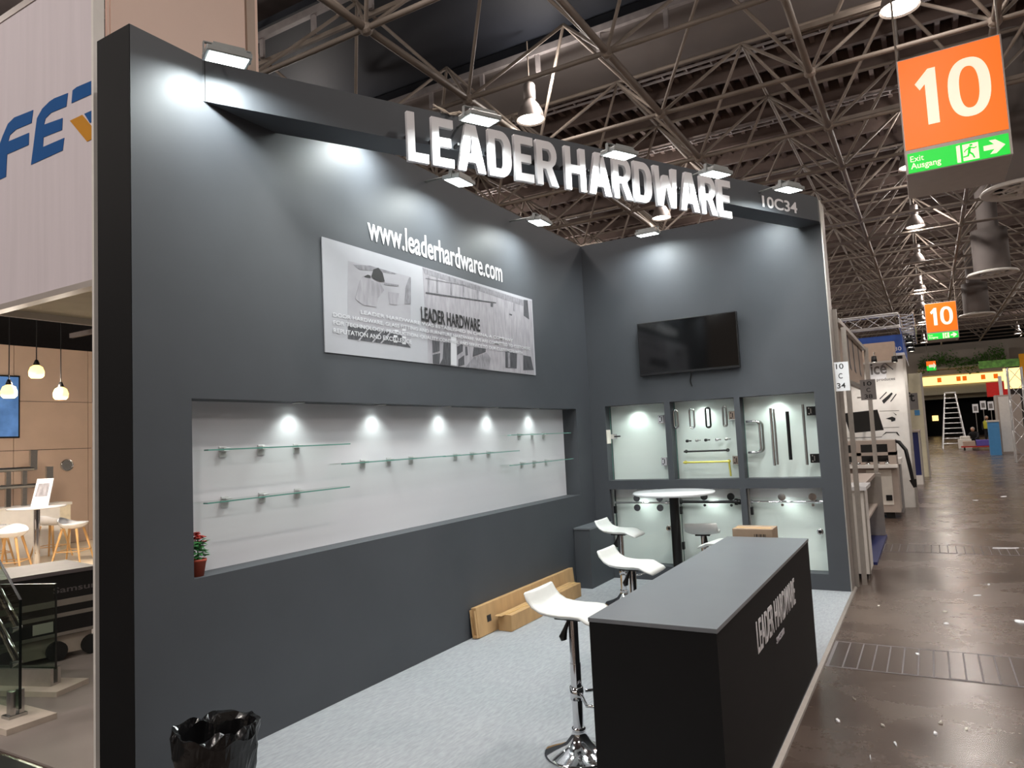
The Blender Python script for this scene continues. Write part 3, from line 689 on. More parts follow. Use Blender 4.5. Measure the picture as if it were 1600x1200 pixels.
for i, (x, y, mt) in enumerate(((1075, 689, 'black_metal'), (1090, 688, 'steel'), (1104, 687.5, 'black_metal'), (1121, 687, 'chrome'), (1136, 686, 'steel'))):
    X, Z = hp(x, y); t = thing('door_knob', ('black round knob beside the satin one in the knob row', 'satin round knob beside the black one in the knob row', 'black round knob in the centre of the knob row', 'chrome round knob in the knob row', 'satin round knob at the hinge end of the knob row')[i], 'knob', (X, GY, Z), 0, 'row of small knobs in the middle recess')
    MB().lathe([(0, .05), (.015, .05), (.018, .045), (.018, .03), (.01, .025), (.01, .004), (.016, 0)], 16).build('knob_body', mt, t).matrix_basis = Matrix.Rotation(math.pi/2, 4, 'X')
    MB().bbox(.022, .045, -.02, 0, -.008, .008, .002).build('back_stud', mt, t)
def bar(xa, ya, xb, yb, r, mt, label, name='towel_bar', cat='bar'):
    A, B = hp(xa, ya), hp(xb, yb); t = thing(name, label, cat, (A[0], GY, (A[1]+B[1])/2)); L = B[0]-A[0]
    MB().cyl((0, -.06, 0), (L, -.06, 0), r, 12).build('rod', mt, t)
    for x in (.012, L-.012): MB().cyl((x, -.06, 0), (x, 0, 0), r*1.0, 10).cyl((x, -.008, 0), (x, 0, 0), r*1.9, 14).build('post', mt, t)
    return t
bar(1071, 705, 1139, 703.5, .011, 'black_metal', 'long black towel bar in the middle recess')
t = bar(1070, 722, 1141, 721, .011, 'brass', 'yellow brass towel bar with a hanging end piece in the middle recess')
A, B = hp(1070, 722), hp(1141, 721)
MB().cyl((B[0]-A[0], -.06, 0), (B[0]-A[0]+.01, -.06, -.17), .011, 10).build('drop_rod', 'brass', t)
X, Za = hp(1166, 659); _, Zb = hp(1166, 707); t = thing('d_handle', 'large chrome D-shaped door pull in the recess at the aisle end', 'handle', (X, GY, Zb)); h = Za-Zb
for off, nm_ in ((0, 'grip'), (-.05, 'grip')):
    path = [(0, -.01-.02*abs(off), h)]+[(.10+.05*math.sin(q)+(-off*.5), -.03, h-.05+.05*math.cos(q)) for q in [k*math.pi/12 for k in range(7)]]+[(.10+.05*math.cos(q)+(-off*.5), -.03, .05-.05*math.sin(q)) for q in [k*math.pi/12 for k in range(7)]]+[(0, -.01-.02*abs(off), 0)]
    if off == 0: MB().tube(path, .014, 10).build(nm_, 'chrome', t)
    else: MB().tube([(p[0]-.004, .03, p[2]) for p in path], .013, 10).build(nm_, 'steel', t)
def vbar(x0, y0, x1, y1, r, mt, label, twin=False):
    A, B = hp(x0, y0), hp(x1, y1); h = A[1]-B[1]; t = thing('bar_handle', label, 'handle', (A[0], GY, B[1]), 0, 'long vertical bar handles')
    MB().cyl((0, -.05, 0), (0, -.05, h), r, 14).build('rod', mt, t)
    if twin: MB().cyl((.034, -.05, .01), (.034, -.05, h-.01), r*.8, 12).build('rod', 'steel', t)
    for z in (.12*h, .88*h): MB().cyl((0, -.05, z), (0, 0, z), r*.6, 10).build('mount', mt, t)
vbar(1205, 638, 1213, 727, .016, 'chrome', 'twin polished vertical bar handle beside the D-shaped pull', True)
vbar(1231, 643, 1238, 718, .019, 'black_metal', 'shorter black vertical bar handle')
vbar(1255, 632, 1261, 726, .015, 'steel', 'satin steel vertical bar handle beside the black hinges')
def mount_all(names, row):
    for o in [o for o in bpy.data.objects if o.type == 'EMPTY' and o.name.split('.')[0] in names]:
        k = min(range(3), key=lambda i: abs((cols[i][0]+cols[i][1])/2-o.location.x-(.3 if 'bar' in o.name and 'towel' in o.name else 0)-(.15 if o.name.startswith('d_') else 0)))
        mount(o, GL[(k, row)])
mount_all(('glass_hinge', 'lever_handle', 'pull_handle', 'door_knob', 'towel_bar', 'd_handle', 'bar_handle'), 1)
# sliding-door tracks of the lower recesses
def track(col, y, r, mt, discs, label, lower):
    a, b = col; z = px((px_mid(a, b)), y, 'y', GY-.03).z
    t = thing('sliding_door_track', label, 'track', (a, GY-.03, z), 0, 'sliding door tracks in the lower recesses')
    MB().cyl((.002, 0, 0), (b-a-.002, 0, 0), r, 12).build('rail', mt, t)
    for x in (.03, b-a-.04): MB().cyl((x-.012, 0, 0), (x+.012, 0, 0), r*1.8, 12).build('stop', mt, t)
    MB().cyl((b-a-.09, 0, 0), (b-a-.06, 0, .0), r*2.2, 12).build('stop', mt, t)
    for f in discs:
        x = f*(b-a)
        k = MB().cyl((x, -.03, .045+r), (x, -.012, .045+r), .042, 20)
        k.cyl((x, -.034, .045+r), (x, -.03, .045+r), .018, 12).build('roller', mt, t)
        if lower: MB().cyl((x, -.03, -.048-r), (x, -.012, -.048-r), .042, 20).cyl((x, -.034, -.048-r), (x, -.03, -.048-r), .018, 12).build('roller', mt, t)
        else: MB().cyl((x, -.022, -.022-r), (x, -.008, -.022-r), .016, 12).build('guide_pin', mt, t)
def px_mid(a, b): q = proj(((a+b)/2, GY-.03, 1.0)); return q[0]
track(cols[0], 785.5, .011, 'chrome', (.42, .80), 'slim chrome sliding door track with four rollers in the lower recess by the inner corner', True)
track(cols[1], 784, .017, 'black_metal', (.42, .83), 'black sliding door track with two rollers in the lower middle recess', False)
track(cols[2], 784, .011, 'chrome', (.46, .86), 'slim chrome sliding door track with two rollers in the lower recess by the aisle', False)
for (x, y, mt, lb) in ((1045, 825.5, 'chrome', 'round chrome finger pull on the lower glass door beside the table'), (1156, 826, 'black_metal', 'round black finger pull on the lower middle glass door'), (1281.5, 831, 'chrome', 'round chrome finger pull on the lower glass door by the aisle')):
    X, Z = hp(x, y); t = thing('finger_pull', lb, 'handle', (X, GY, Z))
    MB().lathe([(.018, .0), (.032, .003), (.034, .0), (.034, -.012)], 20).build('rim', mt, t).matrix_basis = Matrix.Rotation(math.pi/2, 4, 'X')
    MB().lathe([(0, .001), (.018, 0)], 20).build('cup', 'black_metal', t).matrix_basis = Matrix.Rotation(math.pi/2, 4, 'X')
mount_all(('finger_pull',), 0)
for (a, b), lb in zip(cols, ('by the inner corner', 'in the middle', 'by the aisle')):
    t = thing('upright_profile', 'dark metal upright profile at the hinge side of the lower recess ' + lb, 'profile', (a, YB+.05, LZ0), 0, 'upright profiles in the lower recesses')
    MB().box(.002, .022, 0, .05, 0, LZ1-LZ0-.01).build('profile', 'steel', t)
    for z in (.2, .62): MB().bbox(.022, .05, 0, .045, z, z+.09, .004).build('clamp', 'black_metal', t)

# ---- reception counter
CX0, CX1, CY0, CY1, CT = -1.462, -.857, 3.125, 5.815, .955
ct = thing('reception_counter', 'long charcoal reception counter with white LEADER HARDWARE lettering', 'counter', ((CX0+CX1)/2, (CY0+CY1)/2, CZ))
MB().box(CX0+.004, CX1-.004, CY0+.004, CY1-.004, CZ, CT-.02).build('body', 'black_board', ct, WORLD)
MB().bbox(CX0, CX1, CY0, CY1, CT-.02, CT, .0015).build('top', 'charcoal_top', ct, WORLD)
MB().box(CX1-.004, CX1-.003, CY0+.01, CY1-.01, CZ, CZ+.012).build('base_gap', 'black_metal', ct, WORLD)
a, b = px(1184, 1000, 'x', CX1), px(1245, 940, 'x', CX1)
text('lettering', 'LEADER HARDWARE', frame((CX1-.004, a.y, px(1187, 1021, 'x', CX1).z), (0, 1, 0), (0, 0, 1)), px(1244, 945, 'x', CX1).y-a.y, .165, 'white_letter', ct, .003, .008)
a, b = px(1214, 997, 'x', CX1), px(1226, 987, 'x', CX1)
text('lettering', 'SINCE 2008', frame((CX1-.004, a.y, a.z-.035), (0, 1, 0), (0, 0, 1)), b.y-a.y, .035, 'print_light', ct, .003, .015)

# ---- bar stools
def stool_seat():
    prof = [(-.217, .128), (-.215, .108), (-.198, .070), (-.168, .036), (-.125, .013), (-.07, .004), (0, 0), (.07, .002), (.12, -.001), (.16, -.010), (.195, -.024), (.217, -.038)]
    nV = 12; hw = .178; mb = MB(); n = len(prof); vs = []
    for side in (1, -1):
        for i, (u, z) in enumerate(prof):
            du = Vector((prof[min(i+1, n-1)][0]-prof[max(i-1, 0)][0], prof[min(i+1, n-1)][1]-prof[max(i-1, 0)][1])).normalized(); nn = Vector((-du.y, du.x))
            th = .017 if 0 < i < n-1 else .008
            for k in range(nV+1):
                v = -1+2*k/nV; e = 1-.30*(abs(v)**8 if i not in (0, n-1) else abs(v)**3)*1.0
                w = hw*(1 if 1 < i < n-2 else .965 if i in (1, n-2) else .90)
                off = nn*(th*side*(1-abs(v)**6*.75)); vs.append((u+off.x, v*w, z+off.y+.018*abs(v)**3*(1 if .0 < (i/n) < .7 else .2)))
    W_ = nV+1; fs = []
    for s_ in (0, 1):
        b0 = s_*n*W_
        for i in range(n-1):
            for k in range(nV): fs.append((b0+i*W_+k, b0+i*W_+k+1, b0+(i+1)*W_+k+1, b0+(i+1)*W_+k))
    B = n*W_
    for i in range(n-1): fs.append((i*W_, (i+1)*W_, B+(i+1)*W_, B+i*W_)); fs.append((i*W_+nV, (i+1)*W_+nV, B+(i+1)*W_+nV, B+i*W_+nV))
    for k in range(nV): fs.append((k, k+1, B+k+1, B+k)); fs.append(((n-1)*W_+k, (n-1)*W_+k+1, B+(n-1)*W_+k+1, B+(n-1)*W_+k))
    return mb.add(vs, fs, True)
def stool(loc, rz, seat_h, label):
    t = thing('bar_stool', label, 'stool', (loc[0], loc[1], CZ), rz, 'white wave-seat bar stools')
    o = stool_seat().build('seat', 'white_leather', t); o.location = (0, 0, seat_h)
    MB().bbox(-.08, .08, -.08, .08, seat_h-.028, seat_h-.014, .004).build('seat_plate', 'black_metal', t)
    MB().lathe([(.205, 0), (.207, .008), (.195, .016), (.13, .035), (.075, .065), (.045, .105), (.036, .125), (.04, .13), (.04, .145), (.031, .15)], 36).lathe([(0, 0), (.205, 0)], 36).build('base', 'chrome', t)
    MB().cyl((0, 0, .14), (0, 0, .50), .031, 20).build('column', 'chrome', t)
    MB().cyl((0, 0, .50), (0, 0, seat_h-.025), .028, 18).build('gas_lift', 'chrome', t)
    MB().tube([(-.01, -.03, seat_h-.03), (-.035, -.035, seat_h-.09), (-.05, -.038, seat_h-.13), (-.045, -.038, seat_h-.15)], [.008, .014, .024, .018], 8).build('lift_lever', 'black_plastic', t)
    ringp = [(.04, -.03, .34)]+[(.13+.12*math.sin(q), -.15*math.cos(q), .34-.01) for q in [k*math.pi/10 for k in range(11)]]+[(.04, .03, .34)]
    MB().tube(ringp, .009, 8).lathe([(.03, .30), (.039, .30), (.039, .37), (.03, .37)], 18).build('footrest', 'chrome', t)
    return t
stool((-1.853, 3.76), 0, .782, 'white wave-seat bar stool beside the end of the counter, before the cartons')
stool((-2.10, 5.36), 0, .755, 'white wave-seat bar stool at the middle of the counter')
stool((-2.93, 7.20), 0, .75, 'white wave-seat bar stool in front of the dark corner cabinet')
stool((-2.28, 8.02), math.radians(100), .645, 'white wave-seat bar stool behind the black table column')
stool((-1.84, 7.20), math.radians(172), .66, 'white wave-seat bar stool behind the far end of the counter')

# ---- bar table
t = thing('bar_table', 'round white bar table on a black column', 'table', (-2.44, 7.56, CZ))
MB().lathe([(0, 1.108), (.40, 1.108), (.43, 1.118), (.435, 1.13), (.43, 1.14), (0, 1.14)], 48).build('top', 'white_plastic', t)
MB().cyl((0, 0, .02), (0, 0, 1.108), .05, 24).build('column', 'black_metal', t)
MB().lathe([(0, 0), (.23, 0), (.23, .012), (.06, .025), (.05, .05)], 32).build('base', 'black_metal', t)

# ---- charcoal cabinet box in the corner
t = thing('corner_cabinet', 'low charcoal cabinet box standing in the inner corner', 'cabinet', (-3.65, 8.1, CZ))
MB().bbox(XL+.003, -3.545, 7.76, YB-.003, CZ, .70, .003).build('body', 'charcoal', t, WORLD)
MB().bbox(XL+.002, -3.54, 7.75, YB-.002, .70, .72, .002).build('top', 'charcoal_top', t, WORLD)
# ---- cardboard boxes along the wall
t = thing('flat_carton', 'long flat cardboard carton leaning on the dark wall', 'box', (XL+.1, 5.5, CZ)); 
A = Matrix.Translation((XL+.085, 5.52, CZ)) @ Matrix.Rotation(math.radians(-6), 4, 'Y')
MB().bbox(-.055, .0, 0, 2.05, .004, .275, .004, A).build('body', 'cardboard', t, WORLD)
MB().box(-.052, -.004, -.03, 0, .012, .03, A).box(-.05, -.045, -.035, 0, .03, .26, A).box(-.012, -.006, -.025, 0, .03, .25, A).build('end_flap', 'cardboard', t, WORLD)
MB().box(.0005, .002, .16, .23, .11, .17, A).build('printed_mark', 'print_black', t, WORLD)
t = thing('long_carton', 'narrow cardboard carton lying in front of the leaning carton', 'box', (-3.58, 5.9, CZ))
A = Matrix.Translation((-3.505, 5.82, CZ)) @ Matrix.Rotation(math.radians(.2), 4, 'Z')
MB().bbox(-.145, 0, 0, 1.55, .002, .15, .004, A).build('body', 'cardboard', t, WORLD)
MB().box(-.146, -.072, -.06, .0, .15, .152, A).box(-.07, .0, .0, .004, .150, .153, A).build('top_flap', 'cardboard', t, WORLD)
MB().box(-.085, -.06, .0, 1.55, .1505, .1515, A).build('tape', 'tape', t, WORLD)
t = thing('upright_carton', 'brown carton standing behind the far end of the counter', 'box', (-1.3, 6.05, CZ))
A = Matrix.Translation((-1.44, 5.90, CZ)) @ Matrix.Rotation(math.radians(0), 4, 'Z')
MB().bbox(0, .31, 0, .22, .002, .985, .004, A).build('body', 'cardboard_dark', t, WORLD)
MB().box(.02, .29, .05, .09, .985, .987, A).build('tape', 'tape', t, WORLD)
k = MB()
for i in range(7): k.box(.17+i*.014, .17+i*.014+(.008 if i % 2 else .004), -.002, -.0005, .90, .945, A)
k.build('barcode', 'ink', t, WORLD)

# ---- waste bin with black bag
t = thing('waste_bin', 'waste bin lined with a crumpled shiny black bag beside the dark wall', 'bin', (-3.22, 2.42, CZ))
MB().lathe([(0, .0), (.15, .0), (.185, .36)], 28).build('bin_body', 'black_plastic', t)
bg = MB(); seg = 56; rows = []
rnd = random.Random(3)
ph = [(rnd.uniform(0, 6.28), rnd.uniform(.5, 1)) for _ in range(9)]
def crump(w, r): return sum(a_*math.sin((i+2)*w+p_+r*4) for i, (p_, a_) in enumerate(ph))/4.0
prof = [(.150, .03, .004), (.168, .12, .007), (.182, .22, .010), (.195, .32, .013), (.204, .39, .014), (.200, .425, .018), (.178, .425, .016), (.165, .39, .018), (.150, .30, .02), (.12, .18, .02)]
for i, (r, z, a_) in enumerate(prof):
    for k in range(seg):
        w = 2*math.pi*k/seg; d = crump(w, r*9+i*.35); rows.append(((r+a_*d)*math.cos(w), (r+a_*d)*math.sin(w), z+(a_*1.6*crump(w+1.3, i*.4) if i > 2 else 0)))
fs = [(i*seg+k, i*seg+(k+1) % seg, (i+1)*seg+(k+1) % seg, (i+1)*seg+k) for i in range(len(prof)-1) for k in range(seg)]
bg.add(rows, fs, False).build('bag', 'bin_bag', t)
# ---- potted flower in the niche
t = thing('potted_flower', 'small red flowering plant in a terracotta pot on the niche floor', 'plant', (XL-.075, 2.765, NZ0))
MB().lathe([(0, 0), (.036, 0), (.05, .085), (.053, .085), (.053, .10), (.047, .10), (.045, .09)], 24).build('pot', 'terracotta', t)
MB().lathe([(0, .092), (.046, .092)], 20).build('soil', 'soil', t)
lf = MB()
for k in range(80):
    w = rnd.uniform(0, 6.28); z = rnd.uniform(.105, .215); r = rnd.uniform(.005, .03); L = rnd.uniform(.035, .055); e = rnd.uniform(-.3, .5)
    c = Vector((r*math.cos(w), r*math.sin(w), z)); d = Vector((math.cos(w)*math.cos(e), math.sin(w)*math.cos(e), math.sin(e))); sd = Vector((-math.sin(w), math.cos(w), 0))*L*.38
    lf.add([c, c+d*L*.5+sd, c+d*L+Vector((0, 0, -.006)), c+d*L*.5-sd, c+d*L*.5+Vector((0, 0, .006))], [(0, 1, 4), (1, 2, 4), (2, 3, 4), (3, 0, 4)], True)
lf.build('foliage', 'leaf', t)
MB().tube([(0, 0, .09), (.003, .004, .15), (0, .006, .22)], .004, 6).tube([(0, 0, .10), (.02, -.01, .16), (.025, .012, .21)], .003, 6).build('stem', 'leaf', t)
for k in range(30):
    w = rnd.uniform(0, 6.28); r = rnd.uniform(0, .042); c = (r*math.cos(w), r*math.sin(w), .212+rnd.uniform(0, .045)-r*.5)
    f = MB()
    for j in range(5):
        q = j*1.257+w; dx, dy = math.cos(q), math.sin(q)
        f.add([c, (c[0]+dx*.010-dy*.008, c[1]+dy*.010+dx*.008, c[2]+.008), (c[0]+dx*.018, c[1]+dy*.018, c[2]+.002), (c[0]+dx*.010+dy*.008, c[1]+dy*.010-dx*.008, c[2]+.008)], [(0, 1, 2, 3)], True)
    f.build('blossom', 'petal', t)
# ---- loose cable bundle on the wall corner, and a small one on the header
def bundle(c, d, n, L, label):
    k = MB(); rr = random.Random(n)
    for i in range(n):
        p = []
        for j in range(9):
            f = j/8-.5; p.append((c[0]+d[0]*f*L+rr.uniform(-.015, .015), c[1]+d[1]*f*L+rr.uniform(-.015, .015), c[2]+.012+.02*math.sin(j*1.3+i)+rr.uniform(0, .02)))
        k.tube(p, .006, 6)
    tag(k.build('cable_bundle', 'cable'), label, 'cable')
bundle((XL+.10, YB+.1, ZT), (.95, .25), 5, .55, 'loose pale cables lying on the wall top at the inner corner')
q = P0+U*1.78; bundle((q.x, q.y, ZT), (U.x, U.y), 3, .35, 'short pale cable coil lying on the header beam near the first letters')
# stand number plate fixed at the wall end
t = thing('stand_number_plate', 'white upright plate reading 10 C 34 at the end of the dark back wall', 'sign', (XR+.01, YB+.05, 2.15))
a, b, c = px(1298, 567, 'y', YB+.03), px(1325, 565, 'y', YB+.03), px(1301, 612, 'y', YB+.03)
MB().box(a.x, b.x, YB+.03, YB+.036, c.z, a.z).build('plate', 'white_plastic', t, WORLD)
for i, s_ in enumerate(('10', 'C', '34')):
    w = (.075, .04, .085)[i]; text('lettering', s_, frame(((a.x+b.x)/2-w/2, YB+.03, a.z-.075-i*.105), (1, 0, 0), (0, 0, 1)), w, .058, 'print_black', t, .0015, .01)

# ================================================================== NEIGHBOUR STAND ON THE LEFT
FY = 2.45
tag(MB().box(-9.2, XW-.02, 2.36, 12.0, 0, .012).build('neighbour_carpet', 'grey_floor'), 'plain grey-beige carpet of the neighbouring stand with glass railings', 'carpet')
tag(MB().box(-9.2, -3.9, .6, 2.322, 0, .006).build('aisle_runner', 'rubber'), 'dark matt floor runner in front of the neighbouring stand', 'carpet')
tag(MB().box(-17.5, -9.2, 2.36, 12.0, 0, .03).build('pale_floor', 'pale_wood_floor'), 'bright pale floor under the white stools of the neighbouring stand', 'flooring')
fx1 = px(148.5, 300, 'y', FY).x; fzb = px(74, 456, 'y', FY).z
t = thing('fascia_banner', 'tall grey-white fascia panel with blue and orange letters of the neighbouring stand', 'banner', (fx1, FY, fzb))
MB().box(-9.5, fx1, FY, FY+.06, fzb, 4.95).build('panel', 'banner_white', t, WORLD)
MB().box(-9.5, fx1, FY-.006, FY+.066, fzb-.04, fzb).box(-9.5, fx1, FY-.006, FY+.066, 4.95, 5.0).build('edge_profile', 'sign_grey', t, WORLD)
MB().box(fx1, fx1+.022, FY-.02, FY+.05, 0.012, 6.2).build('post', 'booth_white', t, WORLD)
def fet(name, pts, mt):
    P = [(px(x/4, y/4, 'y', FY-.001).x, px(x/4, y/4, 'y', FY-.001).z) for x, y in pts]
    link(name, shape([P], .003), mt, t, frame((0, FY, 0), (1, 0, 0), (0, 0, 1)))
fet('letter', [(52, 885), (182, 830), (180, 905), (45, 965), (38, 1105), (-40, 1140), (-28, 1000), (0, 900), (18, 850), (50, 775), (90, 735), (208, 688), (198, 768), (100, 810), (62, 845)], 'fet_blue')
fet('letter', [(425, 582), (415, 665), (320, 705), (285, 740), (275, 780), (392, 738), (388, 812), (272, 858), (268, 920), (402, 862), (392, 940), (195, 1030), (232, 740), (265, 680), (310, 635), (340, 615)], 'fet_blue')
fet('letter', [(455, 565), (480, 545), (592, 497), (592, 580), (448, 645)], 'fet_blue')
fet('letter', [(438, 755), (515, 718), (592, 812), (592, 862), (545, 885)], 'fet_orange')
fet('letter', [(528, 712), (592, 683), (592, 755), (563, 768)], 'fet_blue')
# tower beside our wall: post, soffit and tall beige side panels
sx = fx1
t = thing('portal_tower', 'tall beige clad tower of the neighbouring stand rising above the dark wall', 'tower', (sx, FY, 0))
y_e = px(383, 50, 'x', sx).y; y_e2 = px(402, 50, 'x', sx).y; y_s = px(172, 50, 'x', sx).y
MB().box(sx-.02, sx, FY+.08, y_s-.004, fzb, 6.2).build('side_panel', 'beige_panel', t, WORLD)
MB().box(sx-.02, sx, y_s+.004, y_e, fzb, 6.2).build('side_panel', 'beige_panel', t, WORLD)
MB().box(sx-.03, sx+.012, y_e+.01, y_e2-.03, fzb, 6.2).build('corner_profile', 'booth_brown', t, WORLD)
MB().box(sx-.03, sx+.006, y_e2-.028, y_e2, fzb, 6.2).build('side_panel', 'beige_panel', t, WORLD)
MB().box(-5.72, sx-.03, FY+.08, 5.6, fzb+.02, fzb+.06).build('soffit', 'cream', t, WORLD)
MB().box(-5.75, -5.72, FY+.08, 5.6, fzb-.03, fzb+.08).build('soffit_edge', 'paper', t, WORLD)
MB().box(sx+.02, XW-.005, FY+.09, FY+.11, 0.012, 4.2).build('closing_strip', 'black_board', t, WORLD)
# rear room: beige panelled wall, black open ceiling grid
WX = -16.2
wn = thing('wall_neighbour', None, None, (WX, 6, 0), kind='structure')
zz = [.03, px(143, 700, 'x', WX).z, px(143, 629, 'x', WX).z, px(143, 549, 'x', WX).z]
for k in range(3):
    y = 3.0
    while y < 9.1:
        MB().box(WX-.04, WX, y+.006, min(y+1.5, 9.1)-.006, zz[k]+.006, zz[k+1]-.006).build('wall_panel', 'beige_wall', wn, WORLD); y += 1.5
MB().box(WX-.08, WX-.04, 3, 9.1, .03, zz[3]).build('backing', 'dark_wall', wn, WORLD)
MB().box(WX-.2, WX+.02, 9.1, 9.25, .03, zz[2]).build('end_panel', 'booth_white', wn, WORLD)
t = thing('ceiling_grid', 'dark open ceiling grid over the neighbouring stand', 'ceiling grid', (-12, 6, 4.3))
MB().box(WX-.1, -6.2, 3, 12, 5.3, 5.34).build('black_cover', 'dark_void', t, WORLD)
g = MB()
for y in (5.2, 8.6): g.box(WX, -6.2, y, y+.08, 4.5, 4.6)
for x in (-14, -11, -8): g.box(x, x+.08, 3, 12, 4.5, 4.6)
g.build('grid_bar', 'lamp_shell', t, WORLD)
# glass pendant lamps
for i, ((x, y), lb) in enumerate(zip(((14, 612), (57, 581), (95, 615)), ('in front of the wall screen', 'the highest of the three', 'nearest the dark wall'))):
    p = px(x, y, 'x', -11.5)
    t = thing('glass_pendant', 'small amber glass pendant lamp, ' + lb, 'lamp', p, 0, 'amber glass pendants of the neighbouring stand')
    MB().lathe([(.07, -.09), (.10, -.06), (.105, .0), (.08, .07), (.035, .10)], 20).build('glass_shade', 'pend_face', t)
    MB().lathe([(.04, .10), (.045, .11), (.02, .18), (.0, .18)], 14).build('cap', 'black_metal', t)
    MB().cyl((0, 0, .17), (0, 0, 5.3-p.z), .008, 6).build('cord', 'black_plastic', t)
    ld = bpy.data.lights.new('pendant_light', 'POINT'); ld.energy = 170; ld.color = (1, .88, .74); ld.shadow_soft_size = .12
    lo = bpy.data.objects.new('pendant_light', ld); COL.objects.link(lo); lo.parent = t; lo.location = (0, 0, -.16)
# wall screen
a, b = px(-60, 583, 'x', WX+.06), px(31, 684, 'x', WX+.06)
t = thing('wall_screen', 'lit bluish screen on the beige wall of the neighbouring stand', 'television', (WX, a.y, b.z))
MB().box(WX, WX+.06, min(a.y, b.y), max(a.y, b.y), b.z, a.z).build('frame', 'black_plastic', t, WORLD); MB().box(WX+.06, WX+.063, min(a.y, b.y)+.03, max(a.y, b.y)-.03, b.z+.03, a.z-.03).build('display', 'screen_blue', t, WORLD)
# railing samples on the wall
for (x0, y0, x1, y1, lb) in ((-20, 736, 52, 732, 'upper'), (-20, 763, 77, 757, 'lower')):
    A, B = px(x0, y0, 'x', -14.9), px(x1, y1, 'x', -14.9)
    t = thing('handrail_sample', lb + ' bright steel handrail sample standing in front of the beige wall', 'handrail', (A.x, A.y, A.z), 0, 'handrail samples on the white cabinet')
    MB().cyl(A, B, .04, 12).build('rail', 'steel', t, WORLD)
    MB().box(B.x-.03, B.x+.03, B.y-.06, B.y+.06, B.z-.03, B.z+.35).build('end_bracket', 'steel', t, WORLD)
    MB().box(A.x-.03, A.x+.03, A.y+.3, A.y+.38, .98, A.z).box(B.x-.03, B.x+.03, B.y-.2, B.y-.12, .98, B.z).build('upright', 'steel', t, WORLD)
p = px(105, 727, 'x', WX+.05); t = thing('wall_disc', 'round metal vent disc on the beige wall', 'vent', (WX, p.y, p.z))
MB().cyl((WX, p.y, p.z), (WX+.05, p.y, p.z), .12, 24).build('disc', 'steel', t, WORLD); MB().tube([(WX+.052, p.y+.12*math.cos(q), p.z+.12*math.sin(q)) for q in [k*math.pi/12 for k in range(24)]], .012, 6, closed=True).build('ring', 'chrome', t, WORLD)
# low white cabinet
q = px(112, 800, 'x', -14.7)
t = thing('low_cabinet', 'long low cream cabinet in front of the beige wall', 'cabinet', (-14.9, q.y-2, .03))
MB().box(-15.2, -14.7, q.y-4, q.y-.22, .03, .95).build('body', 'booth_white', t, WORLD); MB().box(-15.22, -14.68, q.y-4, q.y, .95, 1.0).build('top', 'paper', t, WORLD); MB().box(-15.2, -14.7, q.y-.22, q.y-.02, .03, .95).build('end_post', 'pale_wood', t, WORLD)
# round table with card, four stools
tb = px(57, 888, 'z', .03)
t = thing('bistro_table', 'white bistro table on a chrome column in the neighbouring stand', 'table', tb)
MB().lathe([(0, 1.0), (.42, 1.0), (.44, 1.02), (.42, 1.035), (0, 1.035)], 36).build('top', 'white_plastic', t); MB().cyl((0, 0, .03), (0, 0, 1.0), .05, 16).build('column', 'chrome', t)
MB().lathe([(.28, 0), (.28, .015), (.08, .05), (.05, .08)], 28).build('base', 'chrome', t)
t = thing('menu_card', 'white upright card on the bistro table', 'card', (tb.x+.05, tb.y+.02, tb.z+1.035), math.radians(-25))
MB().prism([(-.14, 0), (.14, 0), (.20, .46), (-.06, .46)], -.01, .01, frame((0, 0, 0), (.5, .86, 0), (-.1, .06, 1))).build('card', 'print_white', t)
MB().prism([(-.08, .16), (.12, .16), (.15, .38), (-.03, .38)], .011, .013, frame((0, 0, 0), (.5, .86, 0), (-.1, .06, 1))).build('printed_picture', 'print_mid', t)
def shell_stool(loc, rz, label):
    t = thing('shell_stool', label, 'stool', loc, rz, 'white shell stools with wooden legs')
    prof = [(0, .62), (.10, .62), (.16, .635), (.20, .67), (.215, .70)]
    sh = MB(); seg = 28; n = len(prof)
    for (r, z) in prof: pass
    vs = []; 
    for lay in (0, -.018):
        for i, (r, z) in enumerate(prof):
            for k in range(seg):
                w = 2*math.pi*k/seg; lift = .10*max(0, -math.cos(w))**2*(i/4)**2; rr = r*(1.12 if abs(math.sin(w)) > .5 else 1.0)
                vs.append((rr*math.cos(w), rr*math.sin(w), z+lift+lay))
    fs = []
    for L_ in (0, 1):
        for i in range(n-1):
            for k in range(seg): fs.append((L_*n*seg+i*seg+k, L_*n*seg+i*seg+(k+1) % seg, L_*n*seg+(i+1)*seg+(k+1) % seg, L_*n*seg+(i+1)*seg+k))
    for k in range(seg): fs.append(((n-1)*seg+k, (n-1)*seg+(k+1) % seg, n*seg+(n-1)*seg+(k+1) % seg, n*seg+(n-1)*seg+k))
    sh.add(vs, fs, True).build('seat_shell', 'white_plastic', t)
    for sx_ in (-1, 1):
        for sy in (-1, 1): MB().tube([(sx_*.12, sy*.12, .60), (sx_*.24, sy*.24, 0)], [.022, .014], 8).build('leg', 'wood_leg', t)
    MB().tube([(.205, .205, .22), (-.205, .205, .22), (-.205, -.205, .22), (.205, -.205, .22)], .008, 6, closed=True).build('foot_ring', 'wood_leg', t)
for (x, y), rz, lb in (((114, 880), .6, 'nearest the dark wall'), ((80, 872), 2.0, 'behind the bistro table column'), ((16, 899), -.8, 'in front of the bistro table'), ((-8, 884), 1.4, 'behind the bistro table, by the cream cabinet')):
    shell_stool(px(x, y, 'z', .03), rz, 'white shell stool with pale wooden legs, ' + lb)
